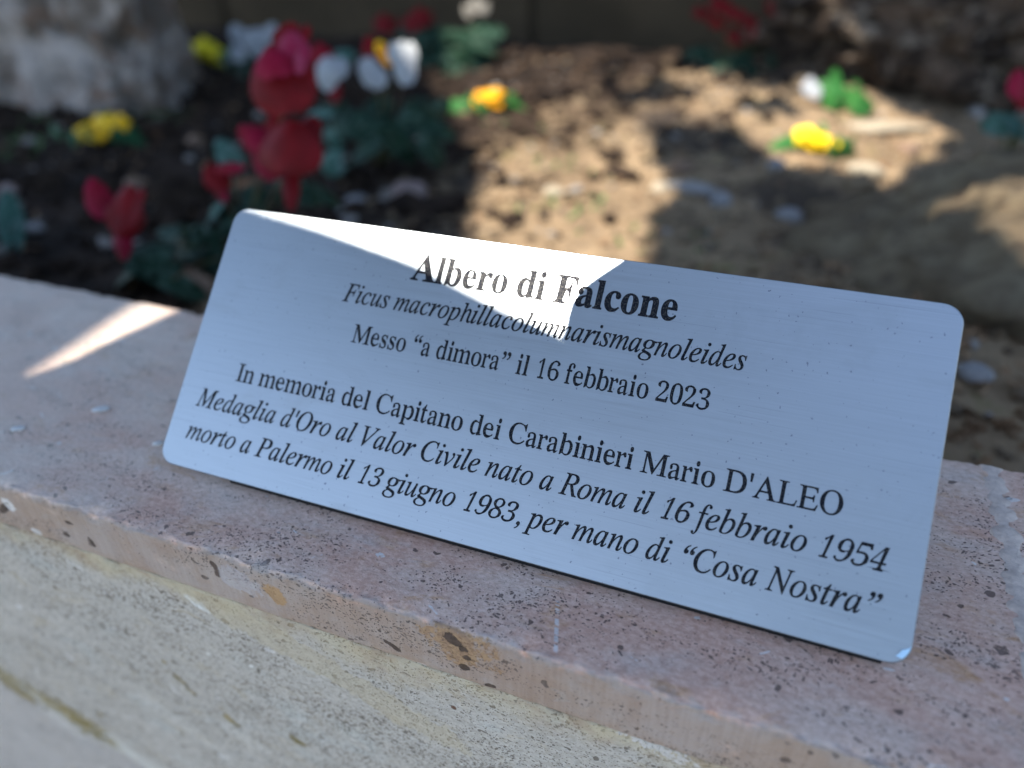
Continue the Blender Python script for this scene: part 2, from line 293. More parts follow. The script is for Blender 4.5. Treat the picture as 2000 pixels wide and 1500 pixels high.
# letter outlines: key, advance | contour points (1/1000 em)
GLYPHS = """
bA722|-14 0 -14 27 15 32 39 45 60 71 81 111 341 694 371 693 635 129 659 83 680 51 703 33 733 27 733 0 379 0 379 27 429 32 459 45 469 68 464 88 451 121 418 197 171 197 130 105 125 88 123 72 132 47 159 32 204 27 211 27 211 0|188 239 400 239 292 475
bl278|25 0 25 24 49 29 63 38 71 55 73 83 73 592 71 620 66 639 52 650 28 654 28 678 207 678 207 83 209 56 215 39 228 29 251 24 251 0
bb556|66 -17 66 578 64 616 56 638 41 649 12 654 12 678 213 678 213 415 250 448 292 467 341 474 376 471 408 461 437 445 475 411 503 365 521 310 527 247 524 198 514 153 498 112 475 75 448 44 416 19 379 0 339 -11 296 -15 250 -9 205 10 162 42 82 -17|282 21 315 27 340 44 357 73 373 141 378 238 372 318 356 374 338 398 314 412 284 417 261 413 239 402 222 383 213 360 213 102 221 57 244 30
be444|227 -15 190 -12 156 -1 125 16 97 39 74 68 55 102 35 163 29 234 35 300 55 358 87 406 128 443 160 460 195 471 232 474 285 468 330 449 367 417 395 374 412 321 417 258 417 247 172 247 178 181 193 129 217 92 251 70 294 63 332 70 367 92 398 128 420 108 389 64 355 29 316 5 273 -10|171 286 297 286 297 320 294 375 285 413 274 429 259 439 238 442 214 436 195 420 182 392 174 353 171 303
br444|28 0 28 24 54 29 70 38 78 55 81 83 81 375 79 406 72 425 57 433 31 437 32 462 225 462 225 375 255 417 289 449 325 468 360 474 398 469 425 453 442 428 447 396 443 370 429 349 409 336 383 331 359 334 343 344 320 372 307 383 292 387 270 380 250 360 235 327 230 286 230 83 234 55 245 38 268 28 305 24 305 0
bo500|250 -15 208 -11 170 -1 134 17 103 41 77 70 56 105 40 143 31 185 28 229 31 275 40 317 56 356 77 390 103 419 134 443 169 460 208 471 250 474 291 471 329 460 364 443 395 420 421 391 443 357 458 318 468 276 471 229 468 183 458 141 443 102 421 68 395 39 365 16 330 -1 292 -12|250 17 276 22 296 35 310 58 318 84 323 121 326 229 322 339 308 403 294 426 275 440 250 445 224 440 205 426 191 403 178 338 174 230 175 170 178 122 183 84 191 58 205 35 225 22
bd556|210 -15 176 -12 145 -1 117 16 80 52 52 99 35 156 29 219 35 291 54 354 73 389 95 419 122 443 152 460 184 471 219 474 263 468 302 449 335 417 335 597 331 623 319 641 297 650 264 654 264 678 479 678 479 112 481 81 488 61 503 48 531 41 531 16 441 8 335 -15 335 58 302 17 261 -7|257 42 280 47 303 62 323 84 335 113 335 360 327 383 310 402 287 414 261 418 233 413 211 397 196 372 181 313 177 228 181 146 195 87 210 62 231 47
bi278|141 539 114 544 91 561 76 585 71 614 76 644 91 668 114 685 141 690 169 685 192 668 207 644 212 614 207 585 191 561 168 544|25 0 25 24 49 29 64 38 71 55 74 83 74 375 72 406 65 424 52 433 28 437 29 462 208 462 208 83 210 56 217 39 230 29 253 24 253 0
bF611|23 0 23 26 67 34 94 50 108 79 113 125 113 558 108 603 93 630 65 645 21 653 21 678 595 678 595 476 570 476 557 532 537 574 508 605 468 626 415 638 347 642 302 640 289 635 281 627 276 614 275 593 275 368 287 368 328 372 361 383 387 403 406 430 420 468 429 516 457 516 457 176 430 176 421 229 407 270 388 299 362 318 328 329 285 333 275 333 275 120 277 88 284 64 296 46 317 35 347 29 388 26 388 0
ba500|370 -15 329 -8 302 15 291 52 245 16 194 -6 139 -13 107 -10 81 0 59 17 42 39 33 65 29 94 36 135 57 172 92 203 142 230 208 257 289 283 289 359 285 395 271 421 249 435 215 440 180 436 158 426 151 408 155 399 165 382 175 363 179 344 174 320 160 301 138 288 112 284 85 289 65 303 52 324 48 352 54 385 72 415 100 439 138 458 183 470 235 474 298 470 347 457 383 435 407 404 421 363 426 313 426 93 427 72 429 59 434 53 442 51 453 54 466 62 479 41 445 10 409 -9|220 50 235 53 253 61 272 75 289 94 289 252 247 238 214 218 191 193 177 162 172 125 177 83 193 58
bc444|236 -15 198 -12 163 -1 131 16 89 53 57 101 36 159 29 223 33 270 43 313 60 353 84 388 112 417 145 442 182 460 222 471 264 475 309 472 347 461 378 444 401 421 415 395 420 365 415 340 403 321 383 308 358 304 324 312 303 335 297 373 298 389 299 404 294 425 280 438 256 442 225 435 201 416 183 383 173 338 170 279 174 212 186 157 207 114 235 82 269 63 309 57 344 63 378 79 410 107 431 90 375 32 310 -3
bn556|26 0 26 24 51 28 66 38 74 56 76 83 76 377 74 404 67 423 52 434 27 438 27 462 216 462 216 398 255 440 302 466 355 474 401 468 437 449 462 417 477 372 482 315 482 83 485 56 492 39 507 28 531 24 531 0 295 0 295 24 302 24 325 31 339 50 343 83 343 323 341 359 334 384 320 399 296 404 267 398 240 380 216 350 216 83 218 56 225 39 239 28 263 24 263 0
ia500|73 -12 49 -9 29 0 12 16 -4 49 -10 96 -6 150 7 205 27 261 55 315 90 364 132 408 176 443 222 464 268 471 304 465 328 447 340 417 353 460 427 460 338 134 328 93 324 66 328 56 341 52 369 69 413 119 426 107 375 41 328 1 286 -12 263 -7 250 8 246 34 254 84 279 175 225 93 174 35 141 9 108 -7|120 49 143 55 169 71 195 97 222 130 248 168 271 210 291 254 307 300 317 343 320 383 315 417 298 438 270 445 240 440 210 423 181 396 141 337 108 261 95 220 85 181 80 144 78 109 82 76 96 56
ib500|120 -12 67 -7 27 9 8 23 -3 38 -7 54 -3 75 129 601 135 631 136 650 134 664 126 673 112 677 90 678 74 678 79 696 138 703 180 713 211 722 229 725 238 723 239 715 151 373 201 427 256 460 314 471 352 467 384 453 412 431 432 401 445 366 449 324 442 264 422 205 391 148 349 96 300 52 244 18 183 -5|139 14 176 19 212 34 247 59 278 92 306 132 329 177 354 248 362 314 359 346 351 372 338 394 320 409 298 419 273 422 242 417 213 402 185 378 160 344 139 301 121 248 80 99 75 75 73 57 80 33 102 19
ic444|148 -12 105 -7 68 8 38 34 17 69 3 111 -1 162 4 211 18 261 41 308 71 353 109 393 152 426 199 451 247 466 297 471 339 466 370 450 390 426 397 397 394 374 383 356 368 344 347 340 323 344 309 358 304 380 308 399 312 407 319 416 324 423 328 431 319 442 294 445 259 440 225 426 193 403 164 372 138 335 117 292 95 224 88 160 91 124 99 93 113 68 132 49 155 38 182 34 233 44 286 73 339 122 355 105 287 40 218 1
id500|86 -12 58 -8 33 2 14 20 -1 44 -9 74 -12 109 -7 159 8 214 31 269 62 324 99 373 140 415 173 440 205 458 238 468 271 471 304 467 328 456 342 437 384 619 387 634 388 649 386 663 378 671 364 676 343 677 329 677 333 696 388 702 431 713 460 722 477 725 484 723 486 715 485 705 483 697 339 120 332 90 330 66 332 54 340 47 352 45 372 53 399 78 432 120 447 107 406 54 371 17 338 -5 306 -12 279 -6 263 11 258 40 264 91 284 167 235 88 188 32 156 8 122 -7|128 41 153 47 179 65 206 92 233 127 258 168 280 212 299 258 314 304 324 347 327 386 324 412 314 431 299 443 279 447 248 442 217 426 186 399 156 363 130 318 106 265 80 184 72 116 76 85 87 61 105 46
ie444|137 -10 96 -5 61 8 32 31 11 62 -2 101 -6 147 -1 196 14 246 38 296 71 344 111 386 156 422 204 449 253 466 302 471 343 466 373 452 392 428 398 396 390 355 364 317 322 282 262 252 186 228 94 212 89 176 87 146 91 107 103 77 122 55 149 42 184 38 234 47 286 75 341 121 357 106 306 54 254 18 198 -3|99 235 163 248 217 268 259 296 290 329 309 365 315 404 311 426 299 440 278 444 245 437 211 417 178 385 147 343 120 292
if278|-68 -228 -92 -224 -111 -212 -124 -194 -128 -173 -124 -149 -112 -134 -93 -129 -76 -133 -65 -143 -62 -161 -65 -177 -69 -189 -66 -197 -58 -200 -41 -196 -26 -183 -14 -161 3 -111 19 -37 100 421 9 421 17 453 105 453 116 507 134 572 158 625 188 669 223 700 261 719 301 725 335 720 362 705 379 681 385 653 380 628 365 613 340 608 321 612 309 625 305 647 307 657 309 666 313 678 311 686 306 692 298 697 287 698 254 684 228 642 208 571 184 453 294 453 289 421 178 421 141 223 117 108 94 11 70 -67 46 -127 12 -183 -26 -217
ig500|110 -228 53 -224 4 -213 -36 -195 -66 -171 -84 -143 -90 -111 -73 -57 -23 -8 62 36 34 50 16 66 11 85 17 104 38 125 102 180 55 210 27 246 18 290 26 337 50 381 89 419 140 449 199 468 265 474 310 470 360 457 405 444 430 440 506 440 506 396 425 396 431 375 433 352 425 303 400 259 362 221 313 193 255 175 192 169 143 172 115 150 106 129 116 113 146 96 196 81 277 56 339 28 367 5 384 -24 390 -59 386 -91 374 -121 355 -148 313 -182 258 -207 189 -223|195 192 231 198 263 217 292 246 314 283 328 326 333 371 328 405 312 430 288 445 257 450 223 444 190 425 160 395 137 359 121 316 116 271 125 227 151 201|131 -197 195 -193 244 -180 279 -158 300 -128 308 -89 302 -66 285 -47 260 -29 230 -15 164 8 92 27 32 -10 -4 -51 -16 -95 -11 -132 7 -160 37 -181 78 -193
ih500|378 -9 356 -6 338 2 323 15 307 44 302 81 306 132 318 202 337 296 346 344 350 379 345 409 333 426 311 432 279 425 247 402 215 364 187 318 166 273 154 230 109 0 31 0 139 555 147 603 140 626 121 641 88 645 82 645 89 683 243 683 210 518 194 444 177 368 186 368 214 412 244 446 275 470 307 485 341 490 373 486 398 474 416 454 426 426 430 390 426 351 415 291 393 185 385 135 382 91 386 67 395 52 412 48 437 53 465 68 480 42 445 14 411 -3
ii278|192 586 172 590 154 601 142 618 138 637 142 656 154 673 172 685 192 689 212 685 230 674 242 657 246 637 242 617 231 601 213 590|52 -12 23 -6 6 12 0 43 5 79 18 128 86 359 91 378 94 393 90 410 78 421 57 426 27 428 32 445 102 454 151 462 194 471 202 468 205 459 204 451 201 441 99 117 91 77 93 61 100 51 113 48 137 57 167 82 203 125 219 110 161 42 105 2
il278|51 -11 29 -8 11 3 0 18 -3 39 4 81 22 148 158 614 163 644 160 664 149 675 128 681 94 683 96 701 167 710 216 717 263 725 273 723 276 716 270 693 101 125 92 93 90 74 95 57 109 51 132 59 161 83 197 122 214 107 168 55 124 18 84 -4
im722|538 -11 513 -5 499 14 494 46 496 79 504 116 556 325 563 357 565 379 562 396 554 406 540 409 515 403 488 384 457 353 426 312 396 262 367 204 347 157 329 107 313 55 300 0 230 0 309 302 318 348 322 383 319 397 311 406 298 409 280 405 258 392 232 370 204 342 176 307 149 266 130 230 113 192 98 149 83 104 53 0 -17 0 65 315 76 362 80 392 77 409 67 419 49 425 22 428 26 446 83 452 123 461 149 469 161 471 169 468 171 459 170 451 167 441 119 264 170 338 219 396 264 437 306 462 346 470 375 464 393 444 398 412 392 360 374 274 420 345 465 399 508 439 550 462 589 470 618 463 636 443 642 410 638 377 629 331 572 97 570 86 569 74 573 58 584 52 600 57 615 71 633 95 655 129 667 113 624 44 581 3
in500|305 -13 286 -10 272 1 262 18 259 41 269 97 296 209 324 322 333 378 330 395 322 406 309 409 290 405 268 392 244 372 219 346 193 316 169 282 146 247 127 211 92 123 58 0 -17 0 73 329 82 366 85 391 82 407 73 417 57 422 31 424 24 424 27 442 92 452 137 461 179 471 183 468 183 458 127 264 195 355 258 419 297 447 331 463 362 469 391 463 409 445 415 414 412 375 402 331 349 131 340 95 337 73 339 60 345 53 356 50 376 59 400 88 428 135 443 123 398 47 352 2
io500|150 -12 106 -7 68 8 37 33 13 66 -1 105 -6 152 1 209 20 266 49 320 88 369 133 410 182 443 235 464 287 471 333 466 372 451 404 427 428 393 443 354 447 307 442 257 427 206 402 156 371 109 333 68 290 34 244 8 198 -7|161 17 199 25 237 48 271 83 301 127 327 178 346 232 359 286 363 337 360 376 350 406 334 428 311 441 282 445 250 440 219 424 189 399 160 364 134 322 111 273 94 221 83 172 80 124 85 78 101 45 117 29 137 20
ip500|-141 -222 -136 -204 -97 -199 -71 -187 -55 -165 -42 -129 80 350 85 372 88 390 85 408 76 418 57 422 24 425 29 443 92 451 137 460 165 468 181 470 189 468 191 462 188 445 165 372 218 427 274 460 332 471 367 467 396 455 420 435 437 408 448 375 452 336 445 276 426 215 396 156 357 103 312 56 260 20 224 3 186 -8 148 -11 106 -6 73 8 43 -121 34 -169 38 -185 52 -197 75 -203 112 -205 107 -222|148 14 189 21 228 44 264 79 297 123 324 173 346 228 359 284 364 339 359 376 345 404 323 420 293 426 260 420 229 404 199 376 173 339 151 294 134 241 98 95 94 77 92 59 98 34 117 19
ir389|-22 0 79 311 93 357 97 386 93 405 81 415 59 420 22 423 26 442 103 453 157 462 206 471 216 468 216 458 155 267 239 380 307 448 361 471 382 468 398 458 409 442 412 421 408 396 394 376 373 363 348 358 329 361 313 369 301 382 296 399 205 297 130 164 71 0
is389|122 -12 83 -9 50 -1 28 7 9 9 -6 5 -14 -6 -35 -6 -12 158 6 157 11 115 21 79 37 52 58 31 83 19 111 15 145 21 172 39 191 67 197 102 188 139 163 178 130 219 99 260 84 283 72 307 65 331 62 354 66 386 78 414 99 438 126 456 157 467 192 471 230 469 260 461 284 453 303 450 320 455 327 468 345 468 324 319 306 319 297 364 283 400 263 425 236 440 204 445 180 441 160 428 146 410 142 388 152 353 181 310 213 270 243 230 258 205 270 181 278 157 281 132 276 94 260 60 236 30 204 8 166 -7
it278|49 -12 22 -6 6 11 1 39 3 66 10 92 98 421 29 421 33 442 93 465 149 513 202 584 225 584 187 453 272 453 264 421 179 421 98 116 91 87 89 67 94 51 107 46 126 54 152 78 185 118 200 101 148 38 98 1
iu500|63 -12 38 -8 20 6 9 28 6 56 11 102 26 172 69 340 75 368 77 395 73 412 64 422 46 426 18 428 21 446 82 455 124 463 163 471 172 469 175 464 174 453 172 440 97 159 85 110 81 80 84 62 93 52 109 48 137 56 170 81 206 120 243 171 279 232 311 303 339 379 359 460 431 460 351 137 342 96 339 70 343 53 357 48 378 57 403 82 433 125 446 111 400 43 353 2 305 -12 280 -6 264 11 259 40 263 75 273 121 302 228 235 122 174 48 137 14 99 -5
iv444|91 -12 75 254 67 344 61 374 53 395 41 412 22 423 -1 426 -9 426 -5 445 42 454 78 462 103 469 119 470 133 449 144 386 153 280 164 87 207 131 245 174 278 215 306 253 346 317 360 356 356 366 346 378 322 403 315 415 312 429 316 447 325 461 341 469 360 472 379 468 394 455 404 435 408 409 389 336 332 242 238 127 113 -12
iF611|-47 0 -40 20 -36 20 -7 22 15 27 32 37 46 54 57 77 68 109 194 573 201 603 203 624 199 645 185 660 161 668 126 672 133 692 634 692 603 528 583 528 584 538 584 547 581 584 571 613 556 633 533 646 502 654 462 657 382 657 348 655 329 648 318 637 312 623 294 556 249 384 306 384 352 386 388 393 417 404 440 423 459 449 476 484 497 484 430 233 409 233 412 258 413 283 408 316 395 337 367 347 320 350 240 350 175 103 171 84 169 66 174 43 189 29 215 22 255 18 253 0
iM833|-51 0 -46 20 -17 22 5 27 22 37 35 53 46 76 56 108 180 573 187 602 189 624 185 645 172 660 149 668 117 672 122 692 300 692 368 161 701 692 881 692 876 672 868 672 833 667 807 654 789 627 774 584 657 119 650 89 647 67 651 46 664 32 686 24 719 20 714 0 454 0 459 17 486 21 508 27 524 39 538 58 550 85 561 123 678 584 309 0 296 0 222 585 108 153 97 106 94 71 98 47 111 32 133 23 166 19 161 0
iO722|280 -15 231 -12 187 -1 147 16 113 40 84 69 61 105 44 145 33 191 30 241 36 309 54 376 81 441 118 503 162 559 212 609 267 649 325 681 385 700 446 707 495 703 539 693 577 675 611 651 639 621 661 585 678 544 688 499 691 450 687 394 674 338 654 281 628 226 596 174 559 126 519 84 475 48 414 13 349 -8|281 15 328 22 374 43 417 76 457 119 493 170 524 229 550 292 569 358 581 426 585 493 581 548 569 594 549 630 522 656 488 672 448 677 414 674 381 663 347 646 299 608 255 558 215 496 182 426 162 370 148 315 139 259 136 204 140 148 153 101 174 64 203 37 238 20
iV611|112 -15 134 588 132 628 120 654 97 667 62 672 53 672 56 692 317 692 312 674 305 674 267 669 244 654 232 625 227 576 209 142 538 558 573 609 585 640 581 656 569 666 549 671 519 672 523 692 723 692 716 672 714 672 688 666 662 647 632 615 597 572 133 -15
iC667|309 -15 256 -11 208 0 165 19 127 45 96 77 70 117 51 161 40 211 36 266 39 315 49 363 65 411 99 479 144 543 197 599 257 645 322 679 388 700 455 707 515 701 583 681 598 677 610 675 628 681 642 700 661 700 622 495 602 495 603 511 603 526 599 570 587 606 567 636 540 657 506 670 464 674 425 670 387 659 349 641 295 602 247 551 206 489 175 418 155 341 148 260 154 193 171 136 199 90 236 55 282 35 335 28 385 33 433 48 479 73 523 108 565 153 583 136 543 89 501 51 458 22 412 1 363 -11
iP611|-51 0 -46 20 -41 20 0 24 27 37 47 63 63 108 190 573 197 602 200 624 195 646 182 660 158 668 123 672 128 692 405 692 482 686 542 667 585 636 611 593 619 537 615 499 604 463 584 431 557 402 524 377 485 358 440 343 390 334 335 331 241 331 229 328 223 319 163 96 160 82 159 68 164 44 180 30 209 23 251 20 244 0|292 361 356 366 409 382 451 409 480 445 498 489 504 542 500 580 490 610 471 633 446 649 412 659 370 662 344 659 326 652 313 634 301 603 243 392 241 376 243 369 249 364 264 362
iR611|-46 0 -41 20 -36 20 1 25 26 40 44 66 57 108 170 573 176 602 178 625 174 646 163 660 141 668 110 672 115 692 382 692 440 688 488 674 525 653 552 623 568 586 574 542 566 489 545 443 508 405 458 374 392 350 476 127 497 79 517 46 539 27 568 20 572 20 566 0 425 0 300 340 280 340 239 341 207 344 155 132 147 93 144 68 148 44 160 30 180 22 209 19 219 19 214 0|274 372 332 377 381 392 419 418 447 451 464 493 470 541 465 583 449 617 423 640 387 654 341 659 320 658 304 655 292 648 283 636 275 618 268 593 214 376 243 374
iN667|450 -16 205 555 100 125 93 89 90 64 94 43 107 30 128 24 162 20 158 0 -45 0 -40 20 -4 24 22 38 41 64 56 108 173 585 175 597 176 608 172 630 159 652 140 667 115 672 108 672 113 692 243 692 471 161 569 567 577 603 579 628 575 650 563 662 540 669 507 672 511 692 714 692 709 672 684 670 663 665 647 655 634 640 623 616 613 584 467 -16
ra444|319 -15 290 -8 284 15 259 52 189 16 156 -6 113 -13 89 -10 77 0 67 17 52 39 43 65 40 94 44 135 60 172 85 203 123 230 187 257 269 283 268 359 262 395 250 421 221 435 181 440 146 436 123 426 114 408 115 399 120 382 126 363 128 344 126 320 119 301 110 288 90 284 69 289 61 303 55 324 53 352 54 385 63 415 86 439 125 458 158 470 199 474 250 470 284 457 310 435 332 404 343 363 346 313 346 93 344 72 346 59 357 53 383 51 394 54 404 62 391 41 366 10 349 -9|185 50 201 53 233 61 256 75 269 94 267 252 204 238 170 218 144 193 128 162 120 125 123 83 139 58
rb500|55 -17 79 578 77 616 72 638 45 649 30 654 30 678 166 678 179 415 254 448 278 467 317 474 348 471 368 461 385 445 418 411 449 365 464 310 470 247 468 198 460 153 446 112 428 75 405 44 372 19 338 0 312 -11 274 -15 238 -9 209 10 145 42 68 -17|260 21 302 27 332 44 351 73 371 141 379 238 373 318 356 374 340 398 307 412 262 417 238 413 193 402 176 383 169 360 169 102 174 57 219 30
rc444|216 -15 181 -12 159 -1 134 16 95 53 61 101 39 159 30 223 32 270 40 313 55 353 75 388 101 417 134 442 177 460 206 471 246 475 288 472 315 461 346 444 370 421 382 395 385 365 383 340 375 321 365 308 342 304 314 312 305 335 301 373 301 389 300 404 292 425 273 438 237 442 197 435 167 416 146 383 131 338 123 279 125 212 137 157 157 114 187 82 236 63 292 57 331 63 367 79 397 107 414 90 333 32 279 -3
rd500|181 -15 151 -12 132 -1 115 16 79 52 51 99 35 156 30 219 35 291 51 354 69 389 96 419 120 443 139 460 160 471 190 474 227 468 248 449 320 417 331 597 328 623 316 641 279 650 264 654 264 678 419 678 421 112 421 81 428 61 451 48 470 41 470 16 406 8 306 -15 319 58 245 17 222 -7|228 42 253 47 302 62 321 84 331 113 331 360 325 383 307 402 260 414 232 418 189 413 160 397 145 372 128 313 122 228 127 146 143 87 158 62 186 47
re444|212 -15 177 -12 154 -1 129 16 104 39 79 68 59 102 38 163 30 234 35 300 51 358 80 406 122 443 158 460 182 471 217 474 266 468 298 449 349 417 374 374 389 321 385 258 385 247 126 247 132 181 147 129 172 92 222 70 284 63 327 70 365 92 395 128 414 108 374 64 320 29 287 5 256 -10|126 286 309 286 307 320 300 375 286 413 273 429 252 439 224 442 189 436 164 420 147 392 134 353 128 303
rf303|20 0 20 24 24 27 48 33 62 41 67 52 68 72 68 109 71 412 22 412 22 462 71 462 68 526 72 575 84 616 104 649 138 673 167 687 209 692 241 689 259 679 274 664 306 643 312 620 313 595 310 567 304 546 295 533 278 529 258 533 249 544 243 560 241 582 244 603 249 626 251 635 251 644 243 656 218 660 184 655 166 640 157 615 152 581 148 462 224 462 224 412 148 412 151 97 153 60 162 38 199 28 218 24 218 0
ri278|142 539 114 544 103 561 94 585 91 614 94 644 103 668 114 685 142 690 169 685 181 668 190 644 192 614 190 585 180 561 168 544|40 0 40 24 52 29 83 38 91 55 93 83 93 375 90 406 86 424 56 433 43 437 44 462 188 462 190 83 191 56 197 39 225 29 238 24 238 0
rl278|40 0 40 24 52 29 83 38 91 55 93 83 93 592 90 620 86 639 59 650 43 654 43 678 188 678 190 83 191 56 197 39 225 29 238 24 238 0
rm778|18 0 18 24 30 28 60 38 67 56 68 83 71 377 66 404 60 423 33 434 19 438 19 462 157 462 172 394 257 438 286 465 327 474 377 465 402 436 451 389 528 436 560 465 607 474 647 468 664 449 689 417 708 372 713 315 713 83 715 56 720 39 747 28 760 24 760 0 574 0 574 24 586 28 613 39 619 57 621 83 620 323 618 359 611 384 591 399 544 404 512 398 458 381 436 353 436 83 437 57 443 39 469 28 481 24 481 0 299 0 299 24 311 28 338 39 344 57 345 83 345 323 344 358 339 384 316 399 269 404 236 398 181 380 160 350 160 83 162 57 167 40 192 29 205 24 205 0
rn500|16 0 16 24 28 28 57 38 64 56 65 83 68 377 64 404 58 423 31 434 17 438 17 462 155 462 169 398 252 440 283 466 330 474 370 468 387 449 413 417 431 372 437 315 437 83 438 56 444 39 472 28 484 24 484 0 297 0 297 24 281 24 324 31 342 50 344 83 344 323 342 359 335 384 315 399 268 404 235 398 181 380 158 350 158 83 159 56 165 39 192 28 204 24 204 0
ro500|251 -15 210 -11 180 -1 138 17 108 41 83 70 63 105 49 143 42 185 39 229 42 275 50 317 64 356 83 390 107 419 136 443 179 460 209 471 250 474 290 471 320 460 363 443 392 420 416 391 436 357 449 318 457 276 461 229 457 183 449 141 436 102 417 68 392 39 361 16 320 -1 291 -12|251 17 286 22 314 35 332 58 343 84 353 121 361 229 352 339 331 403 312 426 285 440 251 445 214 440 187 426 169 403 148 338 139 230 141 170 147 122 157 84 169 58 187 35 215 22
rp500|12 -207 12 -184 17 -181 46 -175 59 -164 65 -150 66 -95 68 362 62 400 57 422 32 433 16 439 16 462 153 462 171 391 252 438 279 466 324 475 357 472 378 461 396 444 435 407 465 360 482 302 488 238 482 169 465 108 435 56 393 18 374 -1 352 -11 319 -15 278 -8 255 13 175 48 163 -86 164 -121 167 -147 176 -165 201 -175 235 -181 240 -183 240 -207|268 42 314 47 346 62 363 88 381 148 388 230 383 310 367 369 351 394 320 409 273 414 239 407 184 386 163 350 163 102 180 69 216 49
rr333|8 0 8 24 19 29 45 38 51 55 52 83 54 375 49 406 45 425 21 433 11 437 12 462 128 462 144 375 205 417 229 449 245 468 271 474 299 469 307 453 316 428 321 396 325 370 320 349 311 336 291 331 273 334 266 344 254 372 241 383 211 387 190 380 150 360 138 327 134 286 134 83 136 55 146 38 181 28 197 24 197 0
rs389|209 -15 173 -9 129 9 100 13 78 7 68 -13 50 -13 50 157 70 157 80 118 94 85 109 58 130 38 158 26 194 22 230 26 257 40 272 60 277 87 274 113 263 136 235 156 166 193 129 221 101 252 82 288 73 328 68 368 78 403 100 433 137 456 158 470 195 475 225 471 266 458 278 456 295 454 311 459 320 475 336 475 336 330 318 330 301 378 280 413 249 434 206 441 174 437 150 426 138 408 132 386 133 364 141 346 157 330 183 315 246 282 281 255 308 226 324 189 335 141 339 96 328 58 303 27 267 4 245 -10
rt278|131 -14 101 -11 87 -1 78 16 64 39 56 69 52 106 54 415 15 415 15 446 61 500 92 550 119 593 139 631 157 631 133 462 219 462 219 415 133 415 135 122 136 95 141 76 156 64 191 60 214 66 232 83 244 111 263 98 221 58 198 26 178 4 161 -10
rC667|352 -16 293 -11 240 4 192 30 150 64 109 106 75 156 50 212 35 273 30 340 35 406 50 467 76 523 107 572 144 613 188 648 243 673 295 688 356 693 399 689 447 676 513 655 530 650 551 648 577 653 593 668 601 693 623 693 623 459 602 459 579 517 553 566 524 606 482 636 420 654 365 660 286 647 225 608 182 544 158 453 151 337 159 228 183 144 226 83 295 47 384 35 430 38 472 49 512 67 550 91 585 121 613 158 637 132 590 79 530 37 471 8 415 -10
rD722|16 0 337 0 440 8 530 40 610 100 662 190 685 330 665 460 610 560 520 625 420 655 310 662 16 662 16 643 70 638 96 622 104 580 104 75 96 38 70 22 16 19|206 75 206 605 215 620 240 625 310 625 400 612 480 570 540 490 572 330 555 210 505 110 420 55 320 37 240 38 212 48
rE611|12 0 545 0 597 169 572 169 545 105 515 62 475 43 415 38 235 38 205 45 202 70 202 318 380 318 420 312 440 290 448 240 470 240 470 433 448 433 440 388 422 365 380 358 202 358 202 622 210 628 385 628 455 622 490 605 508 575 520 519 546 519 542 662 12 662 12 643 60 639 90 628 100 590 100 75 92 38 65 23 12 19
rI333|18 0 315 0 315 19 250 25 222 42 216 90 216 572 222 620 250 637 315 643 315 662 18 662 18 643 80 638 108 620 114 572 114 90 108 42 80 24 18 19
rL611|12 0 550 0 600 175 574 175 555 110 530 65 490 45 430 38 230 38 208 48 205 75 205 590 212 628 235 640 294 643 294 662 12 662 12 643 70 638 96 625 103 590 103 75 96 35 70 22 12 19
rO722|357 -16 294 -9 235 11 176 43 130 86 92 138 60 199 41 267 34 339 41 411 60 479 90 539 129 592 176 635 237 667 298 687 365 694 429 687 487 668 546 636 591 594 629 542 661 481 681 413 688 339 681 267 661 199 631 138 591 86 545 43 484 11 423 -9|364 18 437 31 494 69 536 134 559 223 566 339 561 436 545 516 514 579 474 624 420 651 356 660 283 647 226 609 185 544 161 455 154 339 159 243 176 163 208 100 247 54 301 27
rM889|12 0 246 0 246 19 190 26 155 45 147 110 147 552 400 0 413 0 682 573 682 110 674 45 650 25 575 19 575 0 864 0 864 19 805 25 788 42 784 105 784 557 790 620 806 637 863 643 863 662 672 662 443 157 213 662 14 662 14 643 72 637 95 622 105 590 105 110 98 55 75 25 12 19
rA722|15 0 213 0 213 19 165 25 150 38 148 58 157 90 199 199 459 199 505 87 514 58 505 33 480 22 451 19 451 0 706 0 706 19 665 25 640 45 612 95 367 674 351 674 137 164 95 70 68 30 45 21 15 19|216 238 443 238 329 511
r0500|251 -3 199 7 165 22 135 46 94 77 68 115 50 155 35 240 30 338 35 436 50 520 68 560 94 597 135 628 165 652 199 666 252 676 300 666 333 652 363 628 404 597 431 560 448 520 465 435 470 337 465 239 448 155 431 115 405 77 362 46 332 22 299 7|251 46 300 53 328 76 346 127 362 217 369 337 362 457 346 546 329 597 301 620 252 626 201 620 172 597 154 546 137 457 132 337 138 217 154 127 172 76 200 53
i0500|190 -3 141 7 111 22 87 46 55 77 39 115 32 155 40 240 61 338 93 436 131 520 159 560 195 597 244 628 281 652 319 666 374 676 420 666 449 652 472 628 505 597 522 560 528 520 522 435 501 337 469 239 430 155 402 115 366 77 314 46 278 22 241 7|203 46 254 53 288 76 320 127 361 217 400 337 425 457 433 546 430 597 409 620 361 626 308 620 274 597 242 546 201 457 163 337 137 217 129 127 133 76 154 53
r1500|156 4 156 47 189 47 215 50 235 58 238 83 239 113 231 601 181 563 168 533 156 512 137 505 123 508 117 517 115 535 118 564 127 565 150 575 186 596 218 628 251 676 308 676 302 113 304 87 305 61 323 51 353 47 385 47 385 4
i1500|97 4 109 47 142 47 169 50 190 58 200 83 209 113 333 601 273 563 252 533 234 512 214 505 200 508 197 517 199 535 210 564 220 565 245 575 287 596 328 628 373 676 431 676 273 113 267 87 262 61 276 51 305 47 338 47 326 4
